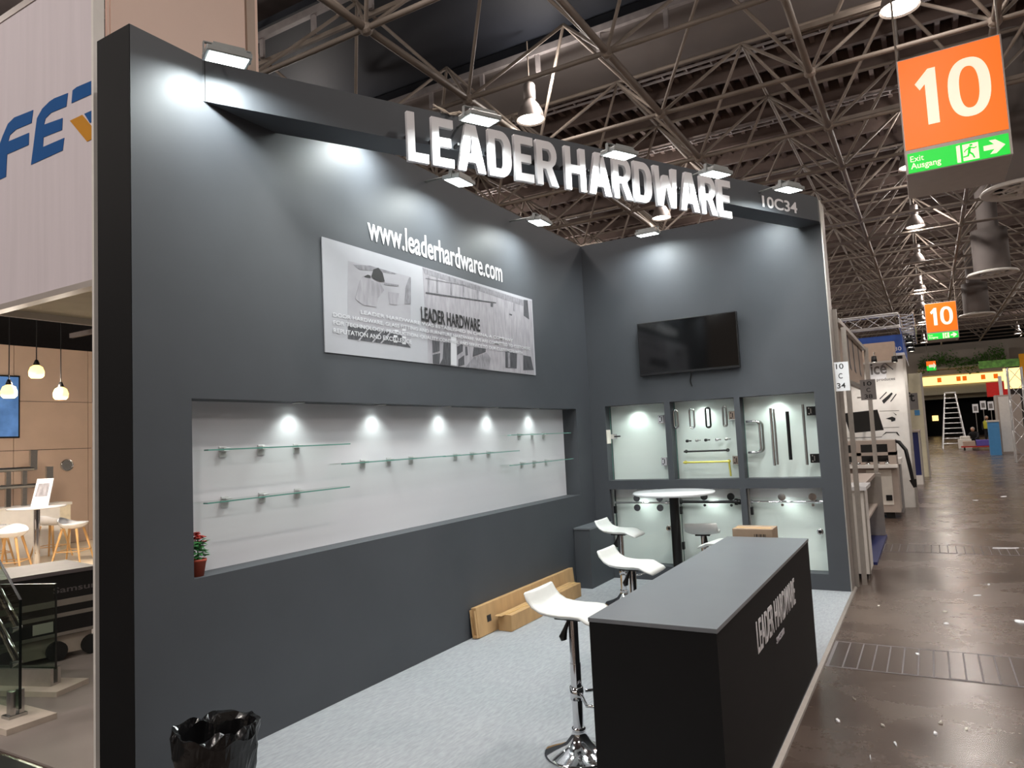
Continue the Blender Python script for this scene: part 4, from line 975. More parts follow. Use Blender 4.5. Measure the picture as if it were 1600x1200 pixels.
# flat-screen carton lying on trolley, black with grey bands
A = px(150, 1008, 'z', .08); B = px(-40, 1052, 'z', .08)
du = (A-B); du.z = 0; LN = du.length; du.normalize(); dn = Vector((-du.y, du.x, 0)); 
T_ = frame((B.x, B.y, 0), du, dn)     # local x along front, y depth away
t = thing('screen_carton', 'wide black carton with grey bands lying on wheels behind the glass railings', 'box', (B.x, B.y, .012))
hT = .78
MB().box(0, LN, 0, .75, .24, hT, T_).build('carton_body', 'black_crate', t, WORLD)
MB().box(-.01, LN, -.02, .76, hT, hT+.035, T_).build('carton_lid', 'crate_grey', t, WORLD)
for (z0, z1) in ((.50, .555), (.40, .435), (.235, .265)): MB().box(0, LN, -.004, 0, z0, z1, T_).build('band', 'stripe', t, WORLD)
MB().box(LN*.45, LN*.62, -.006, 0, .285, .375, T_).build('address_label', 'paper', t, WORLD)
MB().box(0, LN-.02, .05, .7, .06, .22, T_).build('roll', 'stone_base', t, WORLD)
for x in (LN*.66, LN*.97, LN*.25): MB().cyl(T_ @ Vector((x, .0, .10)), T_ @ Vector((x, .06, .10)), .085, 18).build('wheel', 'rubber', t, WORLD)
text('lettering', 'Samsung', T_ @ frame((LN*.62, -.004, .60), (1, 0, 0), (0, 0, 1)), .42, .07, 'crate_grey', t, .002, .01)
# glass railing samples on bases
def railing(p, d, w, h, slope, label, shoe):
    d = Vector(d).normalized(); t = thing('glass_railing', label, 'railing', (p.x, p.y, .012), 0, 'glass railing samples')
    M = frame((p.x, p.y, .012), d, (0, 0, 1))
    z0 = .16 if shoe else .10
    pts = [(0, z0), (w, z0), (w, h), (.0, h)] if not slope else [(0, z0), (w, z0), (w, h+slope*w), (0, h)]
    MB().prism(pts, -.008, .008, M).build('pane', 'glass_green', t, WORLD)
    e = MB().box(-.004, 0, pts[0][1], pts[3][1], -.009, .009, M)
    hh = Vector((pts[2][0]-pts[3][0], pts[2][1]-pts[3][1])); an = math.atan2(hh.y, hh.x)
    e.box(0, hh.length, 0, .004, -.009, .009, M @ Matrix.Translation((pts[3][0], pts[3][1], 0)) @ Matrix.Rotation(an, 4, 'Z')); e.build('polished_edge', 'glass_dark_edge', t, WORLD)
    MB().box(-.16, w, 0, .04, -.16, .16, M).build('base_board', 'stone_base', t, WORLD)
    if shoe:
        MB().box(0, w, .04, .17, -.05, -.02, M).box(0, w, .04, .17, .02, .05, M).box(0, w, .04, .055, -.02, .02, M).build('shoe_profile', 'alu', t, WORLD)
    else:
        MB().box(.02, .12, .04, .06, -.06, .06, M).build('foot_plate', 'steel', t, WORLD); MB().box(.03, .08, .04, .22, -.045, -.012, M).box(.03, .08, .04, .22, .012, .045, M).build('clamp', 'steel', t, WORLD)
        for z in (.38, .62): MB().tube([M @ Vector((.14, z*1.0, .01)), M @ Vector((.14, z, .06)), M @ Vector((.6, z+.42, .06))], .025, 10).build('handrail', 'chrome', t, WORLD)
pA = px(31, 1122, 'z', .05); railing(pA, (-1, -.02, 0), .75, .84, .9, 'sloping glass railing sample with steel handrails and clamp foot', False)
pB = px(87, 1070, 'z', .05); railing(pB, (-1, -.35, 0), .8, .82, 0, 'straight glass railing sample held in an aluminium shoe', True)

# ================================================================== STANDS ALONG THE AISLE BEYOND
AX = -.84
def boxthing(name, label, cat, parts, loc=None, group=None):
    """parts: (part name, material, [boxes])"""
    b0 = parts[0][2][0]; t = thing(name, label, cat, loc or ((b0[0]+b0[1])/2, (b0[2]+b0[3])/2, b0[4]), 0, group)
    for n, mt, bs in parts:
        k = MB()
        for q in bs: k.box(*q)
        k.build(n, mt, t, WORLD)
    return t
# white system stand right behind ours
boxthing('system_frame', 'aluminium post and rail frame of the stand behind the dark wall', 'frame', [
    ('post', 'alu', [(AX-.02, AX+.03, 8.80, 8.85, 0, 3.1)]), ('post', 'alu', [(AX+.05, AX+.10, 8.92, 8.97, 0, 2.9)]), ('post', 'alu', [(AX+.02, AX+.08, 12.75, 12.82, 0, 3.0)]),
    ('rail', 'alu', [(AX, AX+.05, 8.85, 12.75, 2.28, 2.33)]), ('rail', 'alu', [(AX, AX+.05, 8.85, 12.75, 2.95, 3.0)]), ('side_wall', 'booth_white', [(-4.0, AX-.03, 8.80, 8.84, 0, 3.0)])])
boxthing('fascia_board', 'brown-grey fascia board with dark brush marks over the stand behind the dark wall', 'panel', [
    ('board', 'booth_brown', [(AX-.01, AX+.0, 8.9, 12.7, 2.34, 3.05)])])
fo = [o for o in bpy.data.objects if o.name.startswith('fascia_board')][0]
for i, y in enumerate((9.6, 10.2, 10.9, 11.8)): MB().prism([(y, 2.95), (y+.12, 2.97), (y+.2, 2.6), (y+.33, 2.5), (y+.1, 2.52)], 0, .003, frame((AX+.0005, 0, 0), (0, 1, 0), (0, 0, 1))).build('brush_mark', 'print_dark', fo, WORLD)
# white cupboard and slim panels at the aisle corner
boxthing('aisle_cupboard', 'slim white cupboard unit on the aisle corner behind the dark wall', 'cabinet', [
    ('carcass', 'booth_white', [(AX-.40, AX+.11, 9.25, 9.85, .06, 1.02)]), ('top', 'white_plastic', [(AX-.42, AX+.15, 9.2, 9.9, 1.02, 1.06)]), ('plinth', 'black_plastic', [(AX-.38, AX+.09, 9.28, 9.82, 0, .06)]), ('edge_profile', 'alu', [(AX+.11, AX+.125, 9.25, 9.28, .06, 1.02), (AX+.06, AX+.075, 9.23, 9.25, .06, 1.02)])])
boxthing('open_shelf_unit', 'grey open shelf unit on blue carpet beside the white cupboard', 'shelf', [
    ('back', 'plate_grey', [(AX-.4, AX-.36, 10.5, 12.6, .04, 1.0)]), ('side', 'alu', [(AX-.36, AX+.12, 12.55, 12.6, .04, 1.0)]), ('side', 'alu', [(AX-.36, AX+.04, 10.5, 10.55, .04, 1.0)]), ('shelf', 'booth_grey', [(AX-.36, AX+.04, 10.55, 12.55, .50, .53)]), ('shelf', 'booth_grey', [(AX-.36, AX+.04, 10.55, 12.55, 0.95, 1.0)])])
tag(MB().box(-3.9, AX+.13, 10.2, 12.70, 0, .035).build('blue_carpet', 'deep_blue'), 'dark blue carpet strip under the open shelf unit', 'carpet')
# machine cabinet with two dark windows
mx0, mx1, my = AX-1.5, -.58, 15.0
t = boxthing('machine_cabinet', 'grey machine cabinet with dark windows, a row of knobs and a white box below', 'machine', [
    ('body', 'booth_grey', [(mx0, mx1, my, my+.8, .12, 1.0)]), ('upper_frame', 'booth_grey', [(mx0, mx1, my, my+.7, 1.0, 1.05), (mx0, mx1, my, my+.7, 1.17, 1.23), (mx0, mx1, my, my+.7, 1.38, 1.45), (mx1-.13, mx1, my, my+.7, 1.05, 1.38), (mx1-.66, mx1-.58, my, my+.7, 1.05, 1.38), (mx0, mx0+.08, my, my+.7, 1.05, 1.38)]),
    ('window', 'tv_glass', [(mx0+.08, mx1-.13, my+.05, my+.65, 1.05, 1.38)]), ('ledge', 'booth_white', [(mx0-.03, mx1+.02, my-.22, my, .95, 1.0)]), ('door', 'paper', [(mx1-.52, mx1-.1, my-.012, my, .26, .9)]), ('socket', 'black_plastic', [(mx1-.22, mx1-.12, my-.03, my-.012, .34, .44)]), ('foot', 'black_plastic', [(mx0+.1, mx0+.25, my+.1, my+.25, 0, .12), (mx1-.25, mx1-.1, my+.1, my+.25, 0, .12)])])
for i in range(6): MB().lathe([(0, .06), (.035, .05), (.045, .025), (.03, 0)], 14, (mx1-.15-i*.16, my-.12, 1.0)).build('knob', 'chrome', t, WORLD)
hp_ = [(mx1-.0, my+.3, 1.42), (mx1+.06, my+.25, 1.40), (mx1+.16, my+.2, 1.25), (mx1+.20, my+.2, .95), (mx1+.23, my+.2, .68)]
tag(MB().tube(hp_, [.03, .035, .035, .035, .03], 10).cyl((mx1+.23, my+.2, .70), (mx1+.26, my+.18, .56), .06, 12, .03).build('suction_hose', 'black_plastic'), 'black suction hose hanging from the machine cabinet', 'hose')
# white partition with posters facing the camera
py = 17.0
def PW(x, y, d=0): return px(x, y, 'y', py-d)
a, b, c = PW(1352, 567), PW(1411, 566), PW(1418, 690)
tw = thing('poster_wall', 'white partition with product pictures and the letters ice', 'partition', ((a.x+b.x)/2, py, 0))
MB().box(-3.9, b.x, py, py+.06, 0, a.z+.02).build('panel', 'booth_white', tw, WORLD)
MB().box(b.x, b.x+.05, py-.02, py+.08, 0, a.z+.1).build('corner_profile', 'alu', tw, WORLD)
def onwall(name, pts, mt, d=.002, par=tw):
    P = [(PW(x, y).x, PW(x, y).z) for x, y in pts]; link(name, shape([P], .003), mt, par, frame((0, py-d, 0), (1, 0, 0), (0, 0, 1)))
onwall('light_patch', [(1352, 569), (1384, 567), (1385, 592), (1354, 595)], 'print_white')  # pool of spotlight on the partition, painted as a white shape
text('lettering', 'ice', frame((PW(1361, 585).x, py-.006, PW(1361, 586).z), (1, 0, 0), (0, 0, 1)), PW(1386, 585).x-PW(1361, 585).x, .24, 'plate_grey', tw, .003, .02)
onwall('house_outline', [(1376, 572), (1383, 567), (1396, 577), (1395, 578), (1383, 568.5), (1377, 573)], 'print_dark')
text('lettering', 'produces', frame((PW(1370, 596).x, py-.006, PW(1370, 597).z), (1, 0, 0), (0, 0, 1)), PW(1399, 594).x-PW(1370, 594).x, .08, 'plate_grey', tw, .003, .02)
for q in ([(1374, 623), (1385, 612), (1386, 613), (1375, 624)], [(1378, 626), (1393, 613), (1395, 615), (1390, 622), (1381, 631), (1379, 628)], [(1391, 627), (1400, 615), (1401, 616), (1392, 628)], [(1384, 654), (1394, 651), (1399, 653), (1399, 657), (1393, 659), (1392, 656)], [(1395, 644), (1401, 648), (1400, 649)], [(1378, 681), (1384, 675), (1402, 675), (1406, 681), (1403, 680), (1400, 676), (1385, 676.5)]):
    onwall('product_picture', q, 'ink')
for y in (642, 668): onwall('panel_seam', [(1374, y), (1405, y-1), (1405, y-.4), (1374, y+.6)], 'plate_grey')
onwall('sketch_band', [(1322, 684), (1378, 682), (1378, 683), (1322, 685)], 'plate_grey')
for xx in (1366, 1398):
    p = px(xx, 566, 'y', py-.8); t = thing('arm_spot', 'small arm spotlight over the poster partition, ' + ('by the letters' if xx < 1380 else 'by the corner profile'), 'light', (p.x, py-.8, p.z), 0, 'arm spots over the poster partition')
    MB().lathe([(.05, 0), (.055, .02), (.05, .12), (0, .13)], 14).build('housing', 'black_metal', t); MB().lathe([(0, .005), (.047, .005)], 14).build('lens', 'lamp_face', t); MB().tube([(0, 0, .12), (0, .05, .20), (0, .55, .24)], .01, 6).build('arm', 'alu', t)
    ld = bpy.data.lights.new('arm_light', 'SPOT'); ld.energy = 22; ld.spot_size = math.radians(130); ld.spot_blend = .8; ld.color = (1, .96, .9); ld.shadow_soft_size = .05
    lo = bpy.data.objects.new('arm_light', ld); COL.objects.link(lo); lo.parent = t; lo.location = (0, 0, -.02); lo.rotation_euler = (math.radians(25), 0, 0)
a, b, c, d_ = px(1318, 646, 'y', 16.2), px(1371, 640, 'y', 16.2), px(1381, 672, 'y', 16.2), px(1328, 677, 'y', 16.2)
t = thing('tilted_monitor', 'black monitor hanging askew in front of the poster partition', 'television', ((a.x+c.x)/2, 16.2, d_.z))
P = [(q.x, q.z) for q in (d_, c, b, a)]; MB().prism(P, 0, .05, frame((0, 16.22, 0), (1, 0, 0), (0, 0, 1))).build('housing', 'black_plastic', t, WORLD)
ce = sum((Vector((p[0], p[1], 0)) for p in P), Vector())/4; MB().prism([((p[0]-ce.x)*.95+ce.x, (p[1]-ce.y)*.94+ce.y) for p in P], .05, .053, frame((0, 16.22, 0), (1, 0, 0), (0, 0, 1))).build('screen', 'tv_glass', t, WORLD)
MB().cyl((ce.x, 16.22, ce.y), (ce.x, py, ce.y), .03, 10).build('arm', 'black_metal', t, WORLD)
a, b = px(1343, 594, 'y', 11.0), px(1370, 624, 'y', 11.0)
t = thing('stand_number_plate', 'grey upright plate reading 10 C 38 on the aluminium frame post', 'sign', (a.x, 11.0, b.z))
MB().box(a.x, b.x, 11.0, 11.01, b.z, a.z).build('plate', 'plate_grey', t, WORLD); MB().box(AX, a.x+.05, 11.01, 11.03, a.z-.05, a.z-.03).box(AX, a.x+.05, 11.01, 11.03, b.z+.03, b.z+.05).build('bracket', 'alu', t, WORLD)
for i, s_ in enumerate(('10', 'C', '38')): text('lettering', s_, frame((a.x+.075-(.03 if i != 1 else 0), 11.0, a.z-.085-i*.088), (1, 0, 0), (0, 0, 1)), (.1, .05, .1)[i], .058, 'ink', t, .002, .01)
# headers of the poster stand
a, b, c = px(1342, 541, 'y', 16.6), px(1397, 533, 'y', 16.6), px(1399, 563, 'y', 16.6)
boxthing('beige_header', 'plain beige header box above the poster partition', 'panel', [('box', 'booth_brown', [(a.x-1, b.x, 16.6, 16.98, c.z, b.z)]), ('edge_profile', 'alu', [(a.x-1, b.x+.02, 16.58, 16.6, c.z-.03, c.z+.01)])])
# blue header stand with lighting truss further on
by = 21.0
a, b, c = px(1330, 530, 'y', by), px(1409, 522, 'y', by), px(1410, 552, 'y', by)
boxthing('blue_header', 'blue illuminated header box hung below a lighting truss', 'panel', [('box', 'booth_blue', [(a.x-.8, b.x, by, by+4.7, c.z, b.z)]), ('post', 'alu', [(a.x-.8, a.x-.7, by+.1, by+.2, 0, c.z)]), ('post', 'alu', [(a.x-.8, a.x-.7, by+4.5, by+4.6, 0, c.z)]), ('lower_stripe', 'print_white', [(b.x-.5, b.x+.02, by-.02, by+4.7, c.z-.05, c.z+.02)]), ('under_box', 'print_black', [(b.x-.6, b.x-.05, by+.1, by+4.6, c.z-.7, c.z-.06)])])
text('lettering', 'C30', frame((b.x-.32, by-.001, c.z+.08), (1, 0, 0), (0, 0, 1)), .28, .10, 'print_white', [o for o in bpy.data.objects if o.name.startswith('blue_header')][0], .003)
def truss(A, B, label, s=.3, mt='foil'):
    A, B = Vector(A), Vector(B); d = (B-A); L = d.length; d.normalize(); up = Vector((0, 0, 1)) if abs(d.z) < .9 else Vector((1, 0, 0)); sd = d.cross(up).normalized(); up = sd.cross(d)
    t = thing('lighting_truss', label, 'truss', A)
    cs = [A+sd*x*s+up*z*s for x, z in ((0, 0), (1, 0), (1, 1), (0, 1))]
    for c_ in cs: MB().cyl(c_, c_+d*L, .025, 8).build('chord', mt, t, WORLD)
    n = max(2, int(L/s/1.2)); br = MB()
    for f in range(4):
        p, q = cs[f], cs[(f+1) % 4]
        for k in range(n): br.tube([(p if k % 2 else q)+d*L*k/n, (q if k % 2 else p)+d*L*(k+1)/n], .012, 5, cap=False)
    br.build('brace', mt, t, WORLD)
a, b = px(1290, 520, 'y', by-.3), px(1406, 514, 'y', by-.3); zt = (a.z+b.z)/2
truss((a.x-3, by-.3, zt), (b.x, by-.3, zt), 'silver lighting truss crossing above the blue header', .32)
truss((b.x, by-.3, zt), (b.x, by+4.8, zt), 'silver lighting truss along the aisle side of the blue header', .32)
for y in (by+1.5, by+3, by+4.5):
    t = thing('truss_spot', 'small bright spot clamped under the truss of the blue header', 'light', (b.x+.16, y, zt-.26), 0, 'spots on the aisle truss')
    MB().lathe([(.09, 0), (.10, .02), (.08, .2), (0, .22)], 14).build('housing', 'black_metal', t); MB().lathe([(0, .01), (.085, .01)], 14).build('lens', 'lamp_face', t); MB().tube([(0, 0, .2), (0, 0, .25), (-.16, 0, .26)], .02, 6).build('clamp', 'black_metal', t)
# ft stand, blue counter, white panel
gy = 26
a, b, c = px(1407, 585, 'y', gy), px(1437, 583, 'y', gy), px(1440, 690, 'y', gy)
t = boxthing('ft_partition', 'cream partition with the letters ft beyond the poster wall', 'partition', [('panel', 'cream', [(-3, b.x, gy, gy+.1, 0, a.z)]), ('corner_profile', 'alu', [(b.x, b.x+.06, gy-.02, gy+.12, 0, a.z)]), ('notice', 'plate_grey', [(px(1417, 600, 'y', gy).x, px(1432, 600, 'y', gy).x, gy-.012, gy, px(1430, 640, 'y', gy).z, px(1430, 614, 'y', gy).z)]), ('notice', 'sky_blue', [(px(1425, 600, 'y', gy).x, px(1433, 600, 'y', gy).x, gy-.02, gy, px(1430, 649, 'y', gy).z, px(1430, 641, 'y', gy).z)])])
text('lettering', 'ft', frame((px(1416, 625, 'y', gy).x, gy-.013, px(1416, 628, 'y', gy).z), (1, 0, 0), (0, 0, 1)), .24, .30, 'ink', t, .003, .02)
pz = px(1407, 622, 'y', 25.5); t = thing('stand_number_plate', 'small white plate in front of the ft partition', 'sign', (pz.x, 25.5, pz.z))
MB().box(pz.x, pz.x+.18, 25.5, 25.51, pz.z-.35, pz.z+.05).build('plate', 'print_white', t, WORLD); MB().cyl((pz.x+.09, 25.53, 0), (pz.x+.09, 25.53, pz.z), .02, 8).build('pole', 'alu', t, WORLD)
for i, s_ in enumerate(('10', 'C', '42')): text('lettering', s_, frame((pz.x+.05, 25.5, pz.z-.07-i*.12), (1, 0, 0), (0, 0, 1)), .08, .06, 'plate_grey', t, .002)
a, b = px(1414, 676, 'y', 23), px(1437, 706, 'y', 23)
boxthing('blue_counter', 'deep blue counter with a pale top beside the aisle', 'counter', [('front', 'deep_blue', [(a.x, b.x, 23, 23.5, 0, a.z)]), ('top', 'booth_grey', [(a.x, b.x+.05, 22.95, 25.2, a.z, a.z+.05)]), ('side', 'alu', [(b.x, b.x+.04, 23, 25.2, 0, a.z)]), ('base', 'booth_white', [(a.x, b.x+.02, 22.9, 23, 0, .25)])])
a = px(1412, 685, 'y', 20.0); b = px(1423, 740, 'y', 20.0)
boxthing('white_upright_panel', 'white upright panel between the machine and the blue counter', 'panel', [('panel', 'print_white', [(a.x-.02, b.x+.02, 20, 20.06, 0, a.z)]), ('foot', 'booth_white', [(a.x-.05, b.x+.05, 19.9, 20.16, 0, .02)])])
a = px(1393, 695, 'y', 16.05); b = px(1408, 750, 'y', 16.05)
boxthing('tank_box', 'blue and grey box unit behind the machine cabinet', 'box', [('body', 'plate_grey', [(a.x-.4, b.x, 16.05, 16.8, 0, .95)]), ('panel', 'sky_blue', [(a.x-.3, a.x+.05, 16.04, 16.05, .1, .85)]), ('top', 'booth_white', [(a.x-.45, b.x+.03, 16.0, 16.85, .95, 1.05)]), ('roof_panel', 'sky_blue', [(a.x-.4, b.x-.1, 16.15, 16.7, 1.05, 1.22)])])
# ---- far end of the aisle
t = boxthing('gate_canopy', 'cream canopy over the dark gate with a lit orange-lettered sign strip', 'canopy', [('band', 'cream', [(-1.6, 7.0, 81.5, 83.9, 4.1, 5.0)]), ('fascia', 'hall_wall', [(-1.6, 7.0, 81.4, 83.9, 6.0, 8.3)]), ('light_strip', 'shop_light', [(-1.2, 6.6, 81.38, 81.5, 5.05, 5.9)])])
rr = random.Random(5)
for x in (1.0, 2.6, 3.1, 4.6, 5.6): MB().box(x, x+.35, 81.34, 81.38, 5.3, 5.75).build('letter', 'sign_orange', t, WORLD)
hd = thing('hanging_greenery', 'row of trailing green plants above the lit sign strip', 'plant', (2, 81, 7.0))
lf = MB()
for i in range(900):
    x = rr.uniform(-.5, 6.6); z = 7.2+.35*math.sin(x*1.3)+rr.gauss(0, .38); y = 80.9+rr.uniform(-.3, .3); s_ = rr.uniform(.12, .25); w = rr.uniform(0, 6.28)
    lf.add([(x, y, z), (x+s_*math.cos(w), y-.1, z+s_*math.sin(w)), (x+s_*.3, y+.05, z-s_*.8)], [(0, 1, 2)])
lf.build('foliage', 'leaf_far', hd, WORLD)['kind'] = 'stuff'; MB().box(-.6, 6.7, 80.8, 81.4, 6.55, 6.75).build('planter', 'cream', hd, WORLD)
a = px(1447, 565, 'y', 60); b = px(1463, 578, 'y', 60)
t = boxthing('direction_sign', 'small orange and green sign cube hanging in front of the far gate', 'sign', [('upper_panel', 'sign_orange', [(a.x, b.x, 60, 60.5, (a.z+b.z)/2, a.z)]), ('lower_panel', 'sign_green', [(a.x, b.x, 60, 60.5, b.z, (a.z+b.z)/2)])])
MB().prism([(a.x+.15, a.z-.25), (a.x+.45, a.z-.25), (a.x+.45, a.z-.1), (a.x+.6, a.z-.35), (a.x+.45, a.z-.6), (a.x+.45, a.z-.45), (a.x+.15, a.z-.45)], 0, .01, frame((0, 60, 0), (1, 0, 0), (0, 0, 1))).build('arrow', 'sign_white', t, WORLD)
MB().cyl((a.x+.1, 60.2, a.z), (a.x+.1, 60.2, 10.5), .02, 6).build('hanger', 'steel_frame', t, WORLD)
# step ladder
LP = px(1490, 701, 'z', 0); 
t = thing('step_ladder', 'tall aluminium step ladder standing open in the aisle', 'ladder', LP)
d_ = LP.y; tops = px(1484, 614, 'y', d_+.6); H_ = tops.z
def L3(f, side, back): # fraction up, side -1..1
    w = .62*(1-f)+.26*f; return Vector((LP.x+.1+side*w+.0*f, LP.y+(0 if not back else 2.2)*(1-f)+(.9*f if not back else 1.1*f), H_*f))
for bk in (0, 1):
    for sd_ in (-1, 1): MB().tube([L3(0, sd_, bk), L3(1, sd_, bk)], .045, 6).build('stile', 'foil', t, WORLD)
for i in range(1, 11):
    f = i/11; MB().tube([L3(f, -1, 0), L3(f, 1, 0)], .032, 6).build('rung', 'foil', t, WORLD)
MB().box(LP.x+.1-.3, LP.x+.1+.3, LP.y+.82, LP.y+1.2, H_, H_+.06).build('top_cap', 'foil', t, WORLD)
# tall pale cupboard, truss tower, packed goods
ky = 40.5
a, b, c = px(1551, 618, 'y', ky), px(1582, 617, 'y', ky), px(1562, 709, 'y', ky)
boxthing('tall_cupboard', 'tall pale grey cupboard standing at the aisle', 'cabinet', [('body', 'booth_grey', [(a.x+.1, b.x+.3, ky, ky+1.2, 0, a.z)]), ('door', 'booth_white', [(a.x+.2, b.x-.15, ky-.02, ky, .1, a.z-.08)]), ('edge_profile', 'alu', [(a.x+.05, a.x+.12, ky-.03, ky, 0, a.z)])])
a = px(1561, 668, 'y', 39.7)
boxthing('blue_bin', 'light blue tall bin beside the pale cupboard', 'container', [('body', 'sky_blue', [(a.x-.42, a.x+.0, 39.5, 40.1, 0, 1.52)]), ('rim', 'paper', [(a.x-.45, a.x+.02, 39.45, 40.15, 1.52, 1.6)])])
a = px(1581, 600, 'y', 33)
truss((px(1594, 722, 'y', 33).x-.1, 33, 0), (px(1594, 722, 'y', 33).x-.1, 33, 3.6), 'silver truss tower by the wrapped goods', .45)
t = boxthing('wrapped_goods', 'pile of white wrapped goods on a table frame', 'goods', [('table_top', 'booth_white', [(3.35, 4.6, 32.2, 33.8, 1.0, 1.06)]), ('leg', 'foil', [(3.35, 3.4, 32.2, 32.25, 0, 1.0)]), ('leg', 'foil', [(4.5, 4.55, 32.2, 32.25, 0, 1.0)])])
bm = bmesh.new(); bmesh.ops.create_icosphere(bm, subdivisions=3, radius=1)
for v in bm.verts:
    n_ = v.co.normalized(); k_ = 1+.18*math.sin(5*n_.x+2*n_.z)*math.cos(4*n_.y); v.co = Vector((4.0+.6*n_.x*k_, 33+.6*n_.y*k_, max(1.06, 1.5+.55*n_.z*k_)))
me = bpy.data.meshes.new('wrap'); bm.to_mesh(me); bm.free(); link('wrapped_bundle', me, 'print_white', t, WORLD)
# dark wall with red sign and warm screen right of the gate
tag(MB().box(4.9, 11, 60, 60.3, 0, 5.4).build('dark_partition', 'dark_wall'), 'dark partition beside the gate behind the pale cupboard', 'partition')
a, b = px(1541, 598, 'y', 59.5), px(1577, 618, 'y', 59.5)
t = boxthing('red_shop_sign', 'red lit sign board on the dark partition', 'sign', [('board', 'red_sign', [(a.x, b.x, 59.5, 60, b.z, a.z)]), ('post', 'print_white', [(b.x-.55, b.x-.35, 59.4, 59.5, b.z-.1, a.z+.4)])])
a, b = px(1567, 576, 'y', 52), px(1597, 606, 'y', 52)
boxthing('warm_billboard', 'warm glowing picture board under a green edged header', 'sign', [('picture', 'shop_light', [(a.x, b.x, 52, 52.2, b.z, a.z)]), ('header', 'fet_orange', [(b.x, b.x+1.6, 51.9, 52.2, b.z-.2, a.z+.8)]), ('green_edge', 'leaf_far', [(a.x-1.2, b.x, 51.95, 52.2, a.z+.1, a.z+.55)])])
for (x, y, lb) in ((1524, 638, 'nearest the gate post'), (1536, 633, 'beside the gate post'), (1548, 634, 'next to the pale cupboard')):
    p = px(x, y, 'y', 59); t = thing('notice_sheet', 'white notice sheet on a stand, ' + lb, 'notice', (p.x, 59, p.z), 0, 'white notices by the gate')
    MB().box(p.x-.17, p.x+.17, 59, 59.02, p.z-.3, p.z+.3).build('sheet', 'print_white', t, WORLD); MB().box(p.x-.1, p.x+.1, 58.99, 59, p.z-.18, p.z+.15).build('printed_lines', 'plate_grey', t, WORLD); MB().cyl((p.x, 59.03, 0), (p.x, 59.03, p.z), .025, 6).build('pole', 'alu', t, WORLD)
# people
def person(name_lbl, loc, joints, edges, mt, head, hair, rz=0):
    t = thing('person', name_lbl, 'person', loc, rz)
    me = bpy.data.meshes.new('body'); me.from_pydata([j[0] for j in joints], edges, [])
    o = link('body', me, mt, t); sk = o.modifiers.new('skin', 'SKIN'); 
    for v, j in zip(me.skin_vertices[0].data, joints): v.radius = (j[1], j[1])
    me.skin_vertices[0].data[0].use_root = True
    ss = o.modifiers.new('sub', 'SUBSURF'); ss.levels = 1; ss.render_levels = 1
    dg = bpy.context.evaluated_depsgraph_get(); dg.update(); m2 = bpy.data.meshes.new_from_object(o.evaluated_get(dg)); o.modifiers.clear(); o.data = m2; m2.materials.clear(); m2.materials.append(MATS[mt])
    for p in m2.polygons: p.use_smooth = True
    return t
def head_mesh(c, r, t, hairm):
    bm = bmesh.new(); bmesh.ops.create_icosphere(bm, subdivisions=3, radius=1)
    for v in bm.verts:
        n_ = v.co.copy(); v.co = Vector((n_.x*r*.78, n_.y*r*.92-(.03 if n_.y < -.9 and abs(n_.z) < .2 else 0), n_.z*r*1.12))+Vector(c)
    me = bpy.data.meshes.new('head'); bm.to_mesh(me); bm.free(); o = link('head', me, 'skin', t)
    h = MB(); seg = 16
    h.lathe([(r*.84, .0), (r*.90, r*.4), (r*.72, r*.9), (r*.3, r*1.2), (0, r*1.24)], seg, (c[0], c[1]+r*.12, c[2])).build('hair', hairm, t)
    for s_ in (-1, 1): h = MB().lathe([(0, .012), (.012, 0), (0, -.012)], 8, (c[0]+s_*r*.32, c[1]-r*.88, c[2]+.01)).build('eye', 'ink', t)
p = px(1527, 699, 'z', 0)
J = [((0, 0, .42), .17), ((0, -.10, .62), .18), ((0, -.22, .82), .19), ((0, -.27, .93), .08), ((.2, -.2, .84), .08), ((.28, -.38, .62), .055), ((.22, -.6, .50), .045), ((-.2, -.2, .84), .08), ((-.30, -.36, .60), .055), ((-.20, -.58, .48), .045), ((.13, -.02, .38), .12), ((.20, -.42, .52), .085), ((.18, -.28, .10), .055), ((.18, -.42, .05), .05), ((-.13, -.02, .38), .12), ((-.20, -.40, .50), .085), ((-.18, -.25, .10), .055), ((-.18, -.40, .05), .05)]
Ed = [(0, 1), (1, 2), (2, 3), (2, 4), (4, 5), (5, 6), (2, 7), (7, 8), (8, 9), (0, 10), (10, 11), (11, 12), (12, 13), (0, 14), (14, 15), (15, 16), (16, 17)]
t = person('person in dark clothes crouching beside the red trolley', (p.x, p.y, 0), J, Ed, 'cloth_black', None, None, -.5); head_mesh((0, -.34, 1.06), .12, t, 'hair_grey')
p2 = px(1545, 690, 'y', 56)
J = [((0, 0, .95), .15), ((0, 0, 1.2), .17), ((0, 0, 1.42), .18), ((0, -.01, 1.54), .07), ((.2, 0, 1.42), .07), ((.27, -.02, 1.12), .05), ((.26, -.12, .88), .04), ((-.2, 0, 1.42), .07), ((-.27, -.02, 1.12), .05), ((-.26, -.12, .88), .04), ((.1, 0, .88), .11), ((.12, -.02, .48), .075), ((.12, .02, .07), .05), ((.12, -.12, .045), .045), ((-.1, 0, .88), .11), ((-.12, -.02, .48), .075), ((-.12, .02, .07), .05), ((-.12, -.12, .045), .045)]
t = person('person in dark trousers and yellow vest standing by the dark partition', (p2.x, 56, 0), J, Ed, 'cloth_black', None, None); head_mesh((0, -.02, 1.68), .12, t, 'hair_grey')
MB().lathe([(.20, .98), (.215, 1.2), (.235, 1.40), (.15, 1.52)], 20).build('vest', 'hivis', t)
q = px(1528, 703, 'z', 0)
t = thing('hand_trolley', 'red flat trolley loaded with a brown and a purple crate', 'trolley', (q.x, q.y, 0))
MB().box(-.75, .75, -.4, .4, .16, .22).build('deck', 'trolley_red', t)
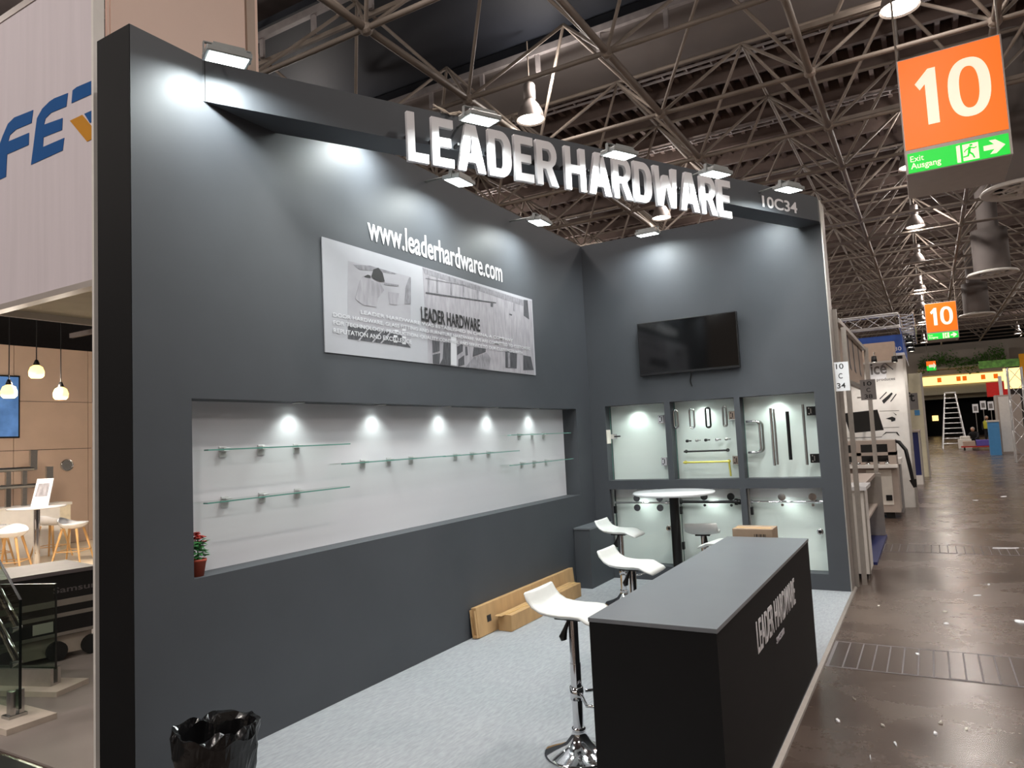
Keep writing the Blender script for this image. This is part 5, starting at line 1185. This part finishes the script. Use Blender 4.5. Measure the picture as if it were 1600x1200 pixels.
for x in (-.6, .6):
    for y in (-.3, .3): MB().cyl((x-.03, y, .08), (x+.03, y, .08), .08, 14).build('wheel', 'rubber', t)
MB().tube([(.74, -.3, .2), (.85, -.3, .95), (.85, .3, .95), (.74, .3, .2)], .02, 8).build('push_handle', 'trolley_red', t)
tag(MB().bbox(q.x-.65, q.x-.1, q.y-.3, q.y+.25, .22, .5, .02).build('tool_crate', 'booth_brown'), 'brown crate on the red trolley', 'crate')
tag(MB().bbox(q.x-.05, q.x+.62, q.y-.3, q.y+.25, .22, .54, .02).build('tool_crate', 'crate_purple'), 'purple crate on the red trolley', 'crate')
q = px(1511, 701, 'z', 0)
tag(MB().bbox(q.x-.4, q.x+.25, q.y-.2, q.y+.4, 0, .55, .03).bbox(q.x-.3, q.x+.2, q.y-.15, q.y+.3, .55, .72, .05).build('packing_stack', 'paper'), 'pale packing material heaped beside the red trolley', 'packaging')

# ---- litter on the aisle floor
LIT = [((1477, 956), .05, .035, 'paper'), ((1479, 975), .05, .03, 'print_white'), ((1309, 1127), .05, .025, 'print_white'), ((1462, 1147), .04, .025, 'print_white'), ((1597, 972), .12, .10, 'print_white'), ((1526, 931), .09, .02, 'print_white'), ((1434, 1023), .045, .03, 'print_white'), ((1373, 947), .03, .02, 'paper'), ((1335, 1093), .05, .012, 'paper'), ((1572, 857), .35, .08, 'print_white'), ((1524, 782), .12, .1, 'print_white'), ((1568, 776), .22, .12, 'print_white'), ((1470, 1130), .03, .03, 'paper'), ((1399, 1163), .06, .012, 'print_white'), ((1360, 1185), .08, .008, 'print_white'), ((1545, 914), .05, .03, 'print_white'), ((1510, 1140), .03, .02, 'paper'), ((1380, 1135), .03, .012, 'paper')]
for i, ((x, y), w, d_, mt) in enumerate(LIT):
    p = px(x, y, 'z', .0); t = MB(); a0 = rr.uniform(0, 3.1); pts = []
    for k in range(7):
        q = k*2*math.pi/7; s_ = rr.uniform(.7, 1.1); pts.append((w/2*s_*math.cos(q), d_/2*s_*math.sin(q)))
    vs = [(x_, y_, .001) for x_, y_ in pts]+[(x_*.9, y_*.9, rr.uniform(.004, .014)) for x_, y_ in pts]; n = 7
    t.add(vs, [tuple(range(6, -1, -1)), tuple(range(7, 14))]+[(k, (k+1) % 7, 7+(k+1) % 7, 7+k) for k in range(7)])
    o = t.build('paper_scrap', mt); o.location = (p.x, p.y, 0); o.rotation_euler = (0, 0, a0)
    tag(o, 'scrap of pale paper lying on the brown aisle floor', 'litter', 'paper scraps on the aisle floor')
